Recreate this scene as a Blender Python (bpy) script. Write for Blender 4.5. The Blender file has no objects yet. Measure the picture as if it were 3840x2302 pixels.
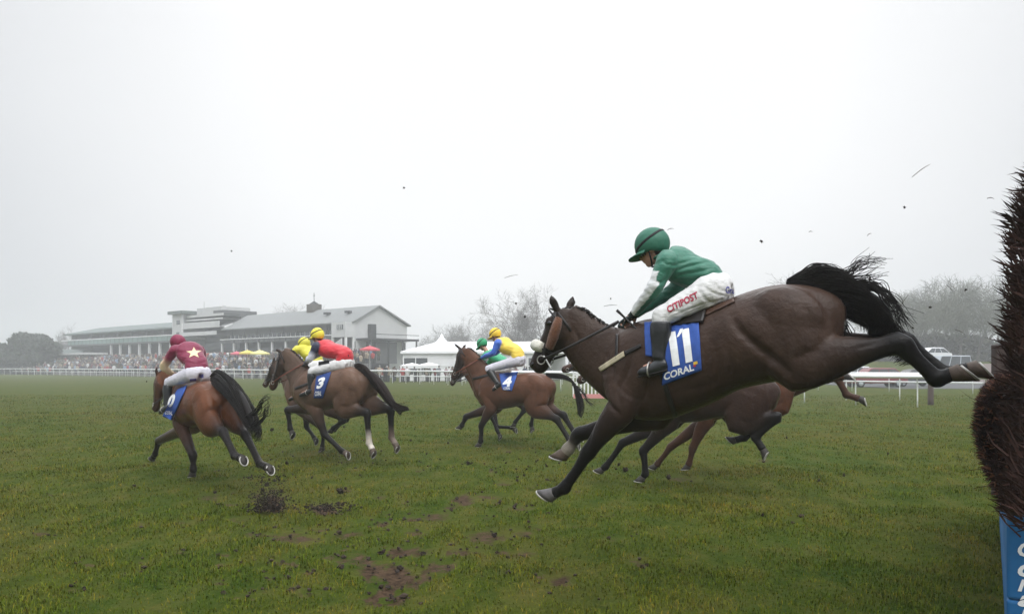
import bpy, bmesh, math, random
import numpy as np
from mathutils import Vector, Matrix, noise as mnoise
from mathutils.bvhtree import BVHTree

random.seed(7)
rng = np.random.default_rng(7)
R = math.radians
SC = bpy.context.scene
COL = SC.collection

# ------------------------------------------------------------------ camera, sky, sun, exposure
CAM_H = 1.70          # eye height, metres
FPX, CX, HZ = 2987.0, 1920.0, 1375.0     # focal length, centre and horizon in photograph pixels
cam_d = bpy.data.cameras.new('camera')
cam = bpy.data.objects.new('camera', cam_d)
COL.objects.link(cam)
cam.location = (0, 0, CAM_H)
cam.rotation_euler = (R(90), 0, 0)
cam_d.sensor_width = 36.0
cam_d.lens = 36.0 * FPX / 3840.0
cam_d.shift_y = (HZ - 1151.0) / 3840.0
cam_d.clip_start = 0.05
cam_d.clip_end = 5000
SC.camera = cam

SUN_ELEV, SUN_AZ = 58.0, 165.0           # degrees; azimuth measured from +Y towards +X
world = bpy.data.worlds.new('World')
SC.world = world
world.use_nodes = True
wn = world.node_tree
wn.nodes.clear()
w_out = wn.nodes.new('ShaderNodeOutputWorld')
w_bg = wn.nodes.new('ShaderNodeBackground')
w_sky = wn.nodes.new('ShaderNodeTexSky')
w_sky.sky_type = 'NISHITA'
w_sky.sun_disc = False
w_sky.sun_elevation = R(SUN_ELEV)
w_sky.sun_rotation = R(SUN_AZ)
w_sky.dust_density = 6.0
w_sky.air_density = 1.0
w_hsv = wn.nodes.new('ShaderNodeHueSaturation')
w_hsv.inputs['Saturation'].default_value = 0.10
# a closed cloud deck evens the clear sky out; the cloud is brightest ahead of the camera and duller away from there
w_tc = wn.nodes.new('ShaderNodeTexCoord')
w_dot = wn.nodes.new('ShaderNodeVectorMath')
w_dot.operation = 'DOT_PRODUCT'
w_dot.inputs[1].default_value = (0.03, 0.93, 0.366)
w_noise = wn.nodes.new('ShaderNodeTexNoise')
w_noise.inputs['Scale'].default_value = 1.6
w_noise.inputs['Detail'].default_value = 3.0
w_add = wn.nodes.new('ShaderNodeMath')
w_add.operation = 'MULTIPLY_ADD'
w_add.inputs[1].default_value = 0.09
w_ramp = wn.nodes.new('ShaderNodeValToRGB')
w_ramp.color_ramp.elements[0].position = 0.72
w_ramp.color_ramp.elements[0].color = (3.7, 4.0, 4.4, 1)
w_ramp.color_ramp.elements[1].position = 1.0
w_ramp.color_ramp.elements[1].color = (9.15, 9.2, 9.3, 1)
w_mix = wn.nodes.new('ShaderNodeMixRGB')
w_mix.inputs['Fac'].default_value = 0.88
wn.links.new(w_tc.outputs['Generated'], w_noise.inputs['Vector'])
wn.links.new(w_tc.outputs['Generated'], w_dot.inputs[0])
wn.links.new(w_noise.outputs['Fac'], w_add.inputs[0])
wn.links.new(w_dot.outputs['Value'], w_add.inputs[2])
wn.links.new(w_add.outputs['Value'], w_ramp.inputs['Fac'])
wn.links.new(w_sky.outputs['Color'], w_hsv.inputs['Color'])
wn.links.new(w_hsv.outputs['Color'], w_mix.inputs['Color1'])
wn.links.new(w_ramp.outputs['Color'], w_mix.inputs['Color2'])
# an overcast sky is some three times brighter overhead than low down
w_sep = wn.nodes.new('ShaderNodeSeparateXYZ')
w_zen = wn.nodes.new('ShaderNodeMapRange')
w_zen.interpolation_type = 'SMOOTHSTEP'
w_zen.inputs['From Min'].default_value = 0.37
w_zen.inputs['From Max'].default_value = 0.80
w_zen.inputs['To Min'].default_value = 1.0
w_zen.inputs['To Max'].default_value = 3.8
w_mul = wn.nodes.new('ShaderNodeMixRGB')
w_mul.blend_type = 'MULTIPLY'
w_mul.inputs['Fac'].default_value = 1.0
wn.links.new(w_tc.outputs['Generated'], w_sep.inputs['Vector'])
wn.links.new(w_sep.outputs['Z'], w_zen.inputs['Value'])
wn.links.new(w_mix.outputs['Color'], w_mul.inputs['Color1'])
wn.links.new(w_zen.outputs['Result'], w_mul.inputs['Color2'])
wn.links.new(w_mul.outputs['Color'], w_bg.inputs['Color'])
wn.links.new(w_bg.outputs['Background'], w_out.inputs['Surface'])
w_bg.inputs['Strength'].default_value = 0.10

sun_d = bpy.data.lights.new('sun', 'SUN')
sun_d.energy = 1.5
sun_d.angle = R(60)
sun_d.color = (1.0, 0.97, 0.93)
sun = bpy.data.objects.new('sun', sun_d)
COL.objects.link(sun)
sd = Vector((math.sin(R(SUN_AZ)) * math.cos(R(SUN_ELEV)), math.cos(R(SUN_AZ)) * math.cos(R(SUN_ELEV)), math.sin(R(SUN_ELEV))))
sun.rotation_euler = sd.to_track_quat('Z', 'Y').to_euler()

SC.view_settings.view_transform = 'Standard'
SC.view_settings.look = 'None'
SC.view_settings.gamma = 1.0
SC.view_settings.use_curve_mapping = False
SC.view_settings.exposure = 0.28
SC.render.engine = 'CYCLES'
SC.cycles.max_bounces = 6
SC.cycles.diffuse_bounces = 3
SC.cycles.glossy_bounces = 2
SC.cycles.transmission_bounces = 2
SC.cycles.volume_bounces = 1
SC.cycles.use_denoising = True

# ------------------------------------------------------------------ helpers
def V3(*a):
    return np.array(a, float)

def at(px, py, Y):
    """the point at distance Y in front of the camera seen at photograph pixel (px, py)"""
    return V3((px - CX) / FPX * Y, Y, CAM_H - (py - HZ) / FPX * Y)

def ground_at(px, py):
    Y = CAM_H * FPX / (py - HZ)
    return at(px, py, Y)

def unit(v):
    v = np.asarray(v, float)
    return v / max(np.linalg.norm(v), 1e-9)

def tag(o, label=None, cat=None, group=None, kind=None):
    if label: o['label'] = label
    if cat: o['category'] = cat
    if group: o['group'] = group
    if kind: o['kind'] = kind
    return o

def thing(name, loc, label, cat, group=None, rz=0.0):
    o = bpy.data.objects.new(name, None)
    COL.objects.link(o)
    o.location = tuple(loc)
    o.rotation_euler = (0, 0, rz)
    o.empty_display_size = 0.2
    return tag(o, label, cat, group)

def link(name, me, mat=None, parent=None, smooth=True):
    """link a mesh given in world coordinates; under a parent it keeps its place"""
    o = bpy.data.objects.new(name, me)
    COL.objects.link(o)
    if mat is not None:
        for m in (mat if isinstance(mat, (list, tuple)) else [mat]):
            me.materials.append(m)
    if smooth and len(me.polygons):
        me.polygons.foreach_set('use_smooth', np.ones(len(me.polygons), bool))
    if parent is not None:
        chain, q = Matrix.Identity(4), parent
        while q is not None:
            chain = q.matrix_basis @ chain
            q = q.parent
        me.transform(chain.inverted())
        o.parent = parent
    return o

class MB:
    """collects vertices and faces"""
    def __init__(s):
        s.v, s.f, s.n = [], [], 0
    def add(s, v, f):
        v = np.asarray(v, float).reshape(-1, 3)
        s.v.append(v)
        s.f += [tuple(i + s.n for i in q) for q in f]
        s.n += len(v)
        return s
    def box(s, lo, hi, M=None):
        x0, y0, z0 = lo; x1, y1, z1 = hi
        v = np.array([(x0,y0,z0),(x1,y0,z0),(x1,y1,z0),(x0,y1,z0),(x0,y0,z1),(x1,y0,z1),(x1,y1,z1),(x0,y1,z1)], float)
        if M is not None: v = np.array([M(p) for p in v])
        return s.add(v, [(0,3,2,1),(4,5,6,7),(0,1,5,4),(1,2,6,5),(2,3,7,6),(3,0,4,7)])
    def mesh(s, name):
        me = bpy.data.meshes.new(name)
        v = np.concatenate(s.v) if s.v else np.zeros((0, 3))
        me.from_pydata([tuple(p) for p in v], [], s.f)
        me.update()
        return me
    def build(s, name, mat=None, parent=None, smooth=False):
        return link(name, s.mesh(name), mat, parent, smooth)

def catmull(P, sub):
    P = np.asarray(P, float)
    if len(P) < 3 or sub <= 1:
        if sub <= 1: return P
        t = np.linspace(0, 1, sub + 1)[:, None]
        return P[0] * (1 - t) + P[-1] * t
    Q = np.vstack([2 * P[0] - P[1], P, 2 * P[-1] - P[-2]])
    out = []
    for i in range(1, len(Q) - 2):
        p0, p1, p2, p3 = Q[i-1], Q[i], Q[i+1], Q[i+2]
        for k in range(sub):
            t = k / sub
            out.append(0.5 * ((2*p1) + (-p0+p2)*t + (2*p0-5*p1+4*p2-p3)*t*t + (-p0+3*p1-3*p2+p3)*t**3))
    out.append(Q[-2])
    return np.array(out)

def tube(P, Rr, side=None, n=14, sub=4, sq=2.0):
    """closed tube through P; Rr rows (r) or (r across, r along side); side: fixed axis for the second radius"""
    P = np.asarray(P, float)
    Rr = np.asarray(Rr, float)
    if Rr.ndim == 1: Rr = np.stack([Rr, Rr], 1)
    D = catmull(np.hstack([P, Rr]), sub)
    P, Rr = D[:, :3], np.maximum(D[:, 3:5], 1e-4)
    m = len(P)
    T = np.gradient(P, axis=0)
    T /= np.maximum(np.linalg.norm(T, axis=1, keepdims=True), 1e-9)
    vs, prev = [], None
    th = np.arange(n) * 2 * math.pi / n
    c, s_ = np.cos(th), np.sin(th)
    if sq != 2.0:
        c = np.sign(c) * np.abs(c) ** (2 / sq); s_ = np.sign(s_) * np.abs(s_) ** (2 / sq)
    for i in range(m):
        t = T[i]
        if side is not None: b = np.asarray(side, float)
        elif prev is None:   b = V3(0, 0, 1) if abs(t[2]) < 0.8 else V3(1, 0, 0)
        else:                b = prev
        b = unit(b - t * np.dot(b, t)); prev = b
        a = np.cross(b, t)
        vs.append(P[i] + np.outer(c * Rr[i, 0], a) + np.outer(s_ * Rr[i, 1], b))
    v = np.vstack(vs + [P[:1], P[-1:]])
    f = []
    for i in range(m - 1):
        for k in range(n):
            k2 = (k + 1) % n
            f.append((i*n + k, i*n + k2, (i+1)*n + k2, (i+1)*n + k))
    a0, a1 = m * n, m * n + 1
    for k in range(n):
        k2 = (k + 1) % n
        f.append((a0, k2, k)); f.append((a1, (m-1)*n + k, (m-1)*n + k2))
    return v, f

def blob(c, axes, rad, nu=16, nv=10):
    """ellipsoid: axes rows are unit vectors"""
    A = np.asarray(axes, float)
    v = [np.asarray(c) + rad[2] * A[2]]
    for j in range(1, nv):
        ph = math.pi * j / nv
        for k in range(nu):
            th = 2 * math.pi * k / nu
            v.append(np.asarray(c) + rad[0]*math.sin(ph)*math.cos(th)*A[0] + rad[1]*math.sin(ph)*math.sin(th)*A[1] + rad[2]*math.cos(ph)*A[2])
    v.append(np.asarray(c) - rad[2] * A[2])
    f = [(0, 1 + k, 1 + (k+1) % nu) for k in range(nu)]
    for j in range(nv - 2):
        for k in range(nu):
            a = 1 + j*nu
            f.append((a + k, a + nu + k, a + nu + (k+1) % nu, a + (k+1) % nu))
    e = 1 + (nv-1)*nu; a = 1 + (nv-2)*nu
    f += [(e, a + (k+1) % nu, a + k) for k in range(nu)]
    return np.array(v), f

def fuse(parts, name, voxel, smooth=6, shrink_fix=True):
    """one continuous skin round overlapping closed shapes"""
    mb = MB()
    for v, f in parts: mb.add(v, f)
    me = mb.mesh(name + '_raw')
    ob = bpy.data.objects.new(name + '_raw', me)
    COL.objects.link(ob)
    md = ob.modifiers.new('r', 'REMESH')
    md.mode = 'VOXEL'; md.voxel_size = voxel; md.adaptivity = 0
    dg = bpy.context.evaluated_depsgraph_get()
    out = bpy.data.meshes.new_from_object(ob.evaluated_get(dg), depsgraph=dg)
    bpy.data.objects.remove(ob); bpy.data.meshes.remove(me)
    out.name = name
    nv = len(out.vertices)
    co = np.empty(nv * 3); out.vertices.foreach_get('co', co); co = co.reshape(-1, 3)
    ed = np.empty(len(out.edges) * 2, np.int32); out.edges.foreach_get('vertices', ed); ed = ed.reshape(-1, 2)
    deg = np.bincount(ed.ravel(), minlength=nv)[:, None].astype(float)
    def lap(x):
        a = np.stack([np.bincount(ed[:, 0], x[ed[:, 1], k], nv) + np.bincount(ed[:, 1], x[ed[:, 0], k], nv) for k in range(3)], 1)
        return a / np.maximum(deg, 1) - x
    for i in range(smooth):
        co = co + 0.5 * lap(co)
        if shrink_fix: co = co - 0.42 * lap(co)
    out.vertices.foreach_set('co', co.ravel())
    out.update()
    return out

def mesh_co(me):
    a = np.empty(len(me.vertices) * 3); me.vertices.foreach_get('co', a)
    return a.reshape(-1, 3)

def mesh_no(me):
    a = np.empty(len(me.vertices) * 3); me.vertices.foreach_get('normal', a)
    return a.reshape(-1, 3)

def paint(me, name, rgb):
    a = me.color_attributes.new(name, 'FLOAT_COLOR', 'POINT')
    d = np.ones((len(me.vertices), 4)); d[:, :3] = rgb
    a.data.foreach_set('color', d.ravel())

def bvh_of(me):
    return BVHTree.FromPolygons([tuple(c) for c in mesh_co(me)], [tuple(p.vertices) for p in me.polygons])

def ray(px, py, bvh):
    d = Vector(((px - CX) / FPX, 1.0, -(py - HZ) / FPX)).normalized()
    return bvh.ray_cast(Vector((0, 0, CAM_H)), d)

def carve(me, lines):
    """press folds and muscle furrows into a skin: lines of photograph pixels set down on it, width and depth in metres"""
    bv = bvh_of(me); co, no = mesh_co(me), mesh_no(me)
    tot = np.zeros(len(co))
    for pts, wid, dep in lines:
        P = []
        D = catmull(np.array(pts, float), 6)
        for q in D:
            h = ray(q[0], q[1], bv)
            if h[0] is not None: P.append(np.array(h[0]))
        if len(P) < 3: continue
        P = np.array(P); d = np.full(len(co), 1e9); tt = np.zeros(len(co))
        for i in range(len(P)-1):
            ab = P[i+1]-P[i]; L2 = max(ab@ab, 1e-9)
            if L2 > .04: continue
            t = np.clip(((co-P[i])@ab)/L2, 0, 1); dd = np.linalg.norm(co-(P[i]+t[:,None]*ab), axis=1)
            m = dd < d; d[m] = dd[m]; tt[m] = (i + t[m])/(len(P)-1)
        tot += dep*np.exp(-(d/wid)**2)*np.sin(np.clip(tt,.03,.97)*math.pi)**.5
    me.vertices.foreach_set('co', (co - no*tot[:,None]).ravel()); me.update()

# ------------------------------------------------------------------ materials
def nt(name):
    m = bpy.data.materials.new(name); m.use_nodes = True
    t = m.node_tree
    return m, t, t.nodes['Principled BSDF']

def N(t, kind, **kw):
    n = t.nodes.new(kind)
    for k, v in kw.items():
        if k in n.inputs: n.inputs[k].default_value = v
        else: setattr(n, k, v)
    return n

def mat(name, col, rough=0.7, var=0.12, scale=30.0, bump=0.0, bscale=60.0, metal=0.0, spec=0.4, attr=None, stretch=None, sheen=0.0):
    """painted, woven or natural surface: colour broken up by two noises, optional fine relief"""
    m, t, b = nt(name)
    tc = N(t, 'ShaderNodeTexCoord')
    src = tc.outputs['Object']
    if stretch:
        mp = N(t, 'ShaderNodeMapping'); mp.inputs['Scale'].default_value = stretch
        t.links.new(src, mp.inputs['Vector']); src = mp.outputs['Vector']
    n1 = N(t, 'ShaderNodeTexNoise', Scale=scale, Detail=5.0, Roughness=0.6)
    t.links.new(src, n1.inputs['Vector'])
    mr = N(t, 'ShaderNodeMapRange')
    mr.inputs['From Min'].default_value = 0.25; mr.inputs['From Max'].default_value = 0.75
    mr.inputs['To Min'].default_value = 1.0 - var; mr.inputs['To Max'].default_value = 1.0 + var
    t.links.new(n1.outputs['Fac'], mr.inputs['Value'])
    hsv = N(t, 'ShaderNodeHueSaturation')
    if attr:
        a = N(t, 'ShaderNodeVertexColor', layer_name=attr)
        t.links.new(a.outputs['Color'], hsv.inputs['Color'])
    else:
        hsv.inputs['Color'].default_value = (*col, 1)
    t.links.new(mr.outputs['Result'], hsv.inputs['Value'])
    t.links.new(hsv.outputs['Color'], b.inputs['Base Color'])
    b.inputs['Roughness'].default_value = rough
    b.inputs['Metallic'].default_value = metal
    b.inputs['Specular IOR Level'].default_value = spec
    if sheen: b.inputs['Sheen Weight'].default_value = sheen
    if bump:
        n2 = N(t, 'ShaderNodeTexNoise', Scale=bscale, Detail=4.0)
        t.links.new(src, n2.inputs['Vector'])
        bp = N(t, 'ShaderNodeBump', Strength=bump, Distance=0.02)
        t.links.new(n2.outputs['Fac'], bp.inputs['Height'])
        t.links.new(bp.outputs['Normal'], b.inputs['Normal'])
    return m

M = {}
M['coat'] = mat('horse_coat', (1,1,1), rough=0.35, var=0.28, scale=6, bump=0.30, bscale=34, spec=0.14, attr='coat')
M['hair'] = mat('black_hair', (0.010,0.008,0.007), rough=0.55, var=0.3, scale=14, spec=0.14)
M['hair_brown'] = mat('dark_brown_hair', (0.016,0.010,0.008), rough=0.55, var=0.3, scale=14, spec=0.14)
M['hoof'] = mat('hoof_horn', (0.035,0.029,0.024), rough=0.6, var=0.3, scale=30, bump=0.2, bscale=120)
M['hoof_pale'] = mat('pale_hoof_horn', (0.085,0.058,0.042), rough=0.6, var=0.25, scale=30, bump=0.2, bscale=120)
M['hoof_grey'] = mat('grey_hoof_horn', (0.09,0.082,0.08), rough=0.6, var=0.25, scale=30, bump=0.2, bscale=120)
M['steel'] = mat('worn_steel', (0.42,0.40,0.37), rough=0.42, var=0.25, metal=0.6)
M['leather'] = mat('dark_leather', (0.014,0.011,0.010), rough=0.42, var=0.25, scale=40, bump=0.1, bscale=200)
M['leather_brown'] = mat('brown_leather', (0.06,0.028,0.016), rough=0.5, var=0.25, scale=40, bump=0.1, bscale=200)
M['rein_red'] = mat('reddish_rubber_rein', (0.16,0.045,0.025), rough=0.7, var=0.2)
M['strap_tan'] = mat('cream_webbing', (0.45,0.39,0.27), rough=0.8, var=0.15, bump=0.2, bscale=250)
M['eye'] = mat('dark_eye', (0.006,0.005,0.005), rough=0.08, var=0.0, spec=0.6)
M['fleece_brown'] = mat('brown_fleece', (0.16,0.062,0.028), rough=0.95, var=0.35, scale=60, bump=0.9, bscale=110, sheen=0.3)
M['fleece_white'] = mat('white_fleece', (0.72,0.69,0.60), rough=0.95, var=0.1, scale=60, bump=0.8, bscale=90, sheen=0.3)
M['cloth_blue'] = mat('blue_saddle_cloth', (0.030,0.085,0.34), rough=0.75, var=0.15, scale=25, bump=0.15, bscale=200)
M['cloth_navy'] = mat('dark_blue_saddle_cloth', (0.018,0.05,0.20), rough=0.75, var=0.15, scale=25, bump=0.15, bscale=200)
M['print_white'] = mat('white_print', (0.82,0.82,0.82), rough=0.7, var=0.08)
M['print_red'] = mat('red_print', (0.42,0.03,0.07), rough=0.7, var=0.08)
M['print_blue'] = mat('blue_print', (0.10,0.10,0.33), rough=0.7, var=0.08)
M['print_yellow'] = mat('yellow_print', (0.75,0.5,0.06), rough=0.7, var=0.08)
M['print_black'] = mat('black_print', (0.012,0.012,0.014), rough=0.7, var=0.08)
M['boot'] = mat('black_boot', (0.016,0.017,0.018), rough=0.32, var=0.2, bump=0.15, bscale=30, spec=0.5)
M['breeches'] = mat('white_breeches', (0.66,0.65,0.64), rough=0.8, var=0.10, scale=12, bump=0.35, bscale=22, stretch=(1,1,2.2))
M['breeches_lilac'] = mat('off_white_breeches', (0.60,0.58,0.64), rough=0.8, var=0.10, scale=12, bump=0.35, bscale=22, stretch=(1,1,2.2))
M['skin'] = mat('skin', (0.46,0.25,0.18), rough=0.5, var=0.12, scale=25, bump=0.06, bscale=120)
M['glove'] = mat('dark_glove', (0.012,0.022,0.020), rough=0.7, var=0.2)
M['silk'] = mat('racing_silks', (1,1,1), rough=0.5, var=0.10, scale=14, bump=0.6, bscale=13, attr='silk', stretch=(1,1,2.2), sheen=0.15)
M['cap'] = mat('cap_cover', (1,1,1), rough=0.55, var=0.08, scale=20, bump=0.3, bscale=24, attr='silk')
M['goggles'] = mat('goggle_lens', (0.01,0.01,0.012), rough=0.12, var=0.0, spec=0.6)
M['hairman'] = mat('short_dark_hair', (0.02,0.014,0.011), rough=0.7, var=0.3)
# ------------------------------------------------------------------ the turf
def turf_group():
    """colour of the worn racecourse grass by world position: green, yellowed thatch, darker tufts"""
    g = bpy.data.node_groups.new('turf_colour', 'ShaderNodeTree')
    g.interface.new_socket('Color', in_out='OUTPUT', socket_type='NodeSocketColor')
    out = g.nodes.new('NodeGroupOutput')
    geo = g.nodes.new('ShaderNodeNewGeometry')
    def noise(sc, det=4.0, rough=.55, st=None):
        n = g.nodes.new('ShaderNodeTexNoise'); n.inputs['Scale'].default_value = sc; n.inputs['Detail'].default_value = det; n.inputs['Roughness'].default_value = rough
        if st:
            mp = g.nodes.new('ShaderNodeMapping'); mp.inputs['Scale'].default_value = st
            g.links.new(geo.outputs['Position'], mp.inputs['Vector']); g.links.new(mp.outputs['Vector'], n.inputs['Vector'])
        else: g.links.new(geo.outputs['Position'], n.inputs['Vector'])
        return n.outputs['Fac']
    def ramp(f, stops):
        r = g.nodes.new('ShaderNodeValToRGB')
        e = r.color_ramp.elements
        e[0].position, e[0].color = stops[0][0], (*stops[0][1], 1)
        e[1].position, e[1].color = stops[-1][0], (*stops[-1][1], 1)
        for p, c in stops[1:-1]:
            q = e.new(p); q.color = (*c, 1)
        g.links.new(f, r.inputs['Fac']); return r.outputs['Color']
    def mix(f, a, b, mode='MIX'):
        m = g.nodes.new('ShaderNodeMixRGB'); m.blend_type = mode
        if isinstance(f, float): m.inputs['Fac'].default_value = f
        else: g.links.new(f, m.inputs['Fac'])
        g.links.new(a, m.inputs['Color1']); g.links.new(b, m.inputs['Color2']); return m.outputs['Color']
    big = ramp(noise(.42, 5, .6, (1, .55, 1)), [(.36, (.036,.092,.007)), (.49, (.088,.112,.012)), (.64, (.140,.116,.028))])
    mid = ramp(noise(2.6, 5, .65, (1, .5, 1)), [(.34, (.018,.052,.003)), (.50, (.080,.104,.011)), (.66, (.175,.140,.038))])
    fine = ramp(noise(19, 6, .75), [(.30, (.016,.034,.003)), (.55, (.074,.096,.011)), (.74, (.215,.185,.060))])
    c = mix(.55, big, mid); c = mix(.35, c, fine)
    g.links.new(c, out.inputs['Color'])
    return g
TURF = turf_group()

def turf_material(name, blades):
    m, t, b = nt(name)
    gn = t.nodes.new('ShaderNodeGroup'); gn.node_tree = TURF
    col = gn.outputs['Color']
    if blades:
        at_ = N(t, 'ShaderNodeVertexColor', layer_name='tint')
        mx = N(t, 'ShaderNodeMixRGB', blend_type='MULTIPLY'); mx.inputs['Fac'].default_value = 1.0
        t.links.new(col, mx.inputs['Color1']); t.links.new(at_.outputs['Color'], mx.inputs['Color2'])
        col = mx.outputs['Color']
        b.inputs['Roughness'].default_value = .7; b.inputs['Specular IOR Level'].default_value = .04
    else:
        soil = N(t, 'ShaderNodeVertexColor', layer_name='soil')
        tc = N(t, 'ShaderNodeNewGeometry')
        nz = N(t, 'ShaderNodeTexNoise', Scale=14.0, Detail=6.0, Roughness=.7)
        t.links.new(tc.outputs['Position'], nz.inputs['Vector'])
        rp = N(t, 'ShaderNodeValToRGB')
        rp.color_ramp.elements[0].position = .3; rp.color_ramp.elements[0].color = (.018,.011,.007,1)
        rp.color_ramp.elements[1].position = .75; rp.color_ramp.elements[1].color = (.12,.078,.05,1)
        t.links.new(nz.outputs['Fac'], rp.inputs['Fac'])
        sep = N(t, 'ShaderNodeSeparateColor'); t.links.new(soil.outputs['Color'], sep.inputs['Color'])
        ad = N(t, 'ShaderNodeMath', operation='ADD'); t.links.new(sep.outputs['Red'], ad.inputs[0]); t.links.new(nz.outputs['Fac'], ad.inputs[1])
        st = N(t, 'ShaderNodeMapRange'); st.inputs['From Min'].default_value = .85; st.inputs['From Max'].default_value = 1.1
        t.links.new(ad.outputs['Value'], st.inputs['Value'])
        mx = N(t, 'ShaderNodeMixRGB'); t.links.new(st.outputs['Result'], mx.inputs['Fac'])
        # thatch between the blades, set darker than the leaves themselves
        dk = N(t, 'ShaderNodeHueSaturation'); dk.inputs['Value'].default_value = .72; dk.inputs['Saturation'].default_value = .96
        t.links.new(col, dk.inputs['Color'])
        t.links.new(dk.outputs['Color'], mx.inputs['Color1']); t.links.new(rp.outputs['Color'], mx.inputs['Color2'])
        col = mx.outputs['Color']
        b.inputs['Roughness'].default_value = .9; b.inputs['Specular IOR Level'].default_value = .02
        n2 = N(t, 'ShaderNodeTexNoise', Scale=9.0, Detail=8.0, Roughness=.75)
        t.links.new(tc.outputs['Position'], n2.inputs['Vector'])
        bp = N(t, 'ShaderNodeBump', Strength=.8, Distance=.06)
        t.links.new(n2.outputs['Fac'], bp.inputs['Height']); t.links.new(bp.outputs['Normal'], b.inputs['Normal'])
    t.links.new(col, b.inputs['Base Color'])
    return m

def vnoise(x, y, seed=0, octs=4):
    """value noise on arrays"""
    tot = np.zeros_like(x); amp = 1.0; s = 0
    for o in range(octs):
        xi, yi = np.floor(x).astype(np.int64), np.floor(y).astype(np.int64)
        fx, fy = x - xi, y - yi
        fx, fy = fx*fx*(3-2*fx), fy*fy*(3-2*fy)
        h = lambda a, b: (((a*374761393 + b*668265263 + (seed+o)*1274126177) ^ ((a*374761393 + b*668265263 + (seed+o)*1274126177) >> 13)) * 1274126177 & 0xffffff) / 0xffffff
        tot += amp*((h(xi,yi)*(1-fx) + h(xi+1,yi)*fx)*(1-fy) + (h(xi,yi+1)*(1-fx) + h(xi+1,yi+1)*fx)*fy)
        s += amp; amp *= .5; x = x*2.03; y = y*2.03
    return tot / s

def ground_z(x, y):
    near = np.clip((60 - y) / 40, 0, 1)
    return near*(.06*(vnoise(x*.5, y*.5, 3) - .5) + .05*(vnoise(x*2.2, y*2.2, 5) - .5)) - .015

# scars in the turf: (px, py, half width in px, half height in px, strength)
SCARS = [(1480,2140,150,55,.50),(1445,2215,75,45,.60),(1640,2120,80,30,.38),(1500,2060,90,24,.40),(1015,1880,80,50,.45),(1225,1905,75,28,.45),(1425,1955,45,16,.40),(1290,1830,30,12,.4),
         (1110,2010,120,28,.34),(1745,1870,60,26,.42),(1730,2060,90,26,.38),(1830,1860,55,18,.36),(1300,1990,100,20,.33),(1090,1990,80,16,.3),(1640,1930,70,20,.33),(1890,1810,40,14,.34),
         (2100,2165,55,26,.42),(2395,2105,45,22,.40),(1960,2060,60,22,.34),(1820,2000,100,26,.34),(1560,1990,60,16,.3),(900,1940,70,20,.28),(700,1950,50,14,.25),(1960,1990,60,18,.3),(2290,2020,70,16,.26),
         (790,1860,60,18,.28),(1420,1860,40,14,.3),(1350,2090,120,24,.34),(1570,2060,60,20,.36),(1240,2080,70,18,.3),(2560,1790,90,16,.3),(2860,1720,60,10,.28),(1960,1900,70,14,.3),(2980,1940,60,14,.2)]
def soil_at(x, y):
    s = np.zeros_like(x)
    px = CX + x/y*FPX; py = HZ + CAM_H/y*FPX
    for (a, b, w, h, k) in SCARS:
        d = np.sqrt(((px-a)/w)**2 + ((py-b)/h)**2) + 1.5*(vnoise(px/30., py/13., int(a), 5) - .5)
        s = np.maximum(s, k*1.75*np.clip(1.25 - d, 0, 1))
    return s

def ground():
    ys = np.concatenate([np.arange(3.0, 26, .09), np.geomspace(26, 75, 60), np.geomspace(80, 900, 30)])
    us = np.linspace(-1.15, 1.15, 300)
    Y, U = np.meshgrid(ys, us, indexing='ij')
    X = U*np.maximum(Y, 6)
    Z = ground_z(X, Y)
    s = soil_at(X, Y); Z = Z - .03*s
    n0, n1 = Y.shape
    v = np.stack([X, Y, Z], -1).reshape(-1, 3)
    idx = np.arange(n0*n1).reshape(n0, n1)
    f = np.stack([idx[:-1,:-1], idx[:-1,1:], idx[1:,1:], idx[1:,:-1]], -1).reshape(-1, 4)
    me = bpy.data.meshes.new('ground')
    me.vertices.add(len(v)); me.vertices.foreach_set('co', v.ravel())
    me.loops.add(f.size); me.loops.foreach_set('vertex_index', f.ravel().astype(np.int32))
    me.polygons.add(len(f)); me.polygons.foreach_set('loop_start', np.arange(0, f.size, 4, dtype=np.int32))
    me.update(calc_edges=True)
    paint(me, 'soil', np.repeat(s.reshape(-1, 1), 3, 1))
    o = link('ground', me, turf_material('turf', False)); tag(o, kind='structure')
    # the sheet behind and beside the camera
    mb = MB()
    mb.add([(-1200,-300,-.06),(1200,-300,-.06),(1200,1000,-.06),(-1200,1000,-.06)], [(0,1,2,3)])
    me = mb.mesh('field'); paint(me, 'soil', (0,0,0)); o = link('field', me, bpy.data.materials['turf']); tag(o, kind='structure')

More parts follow.
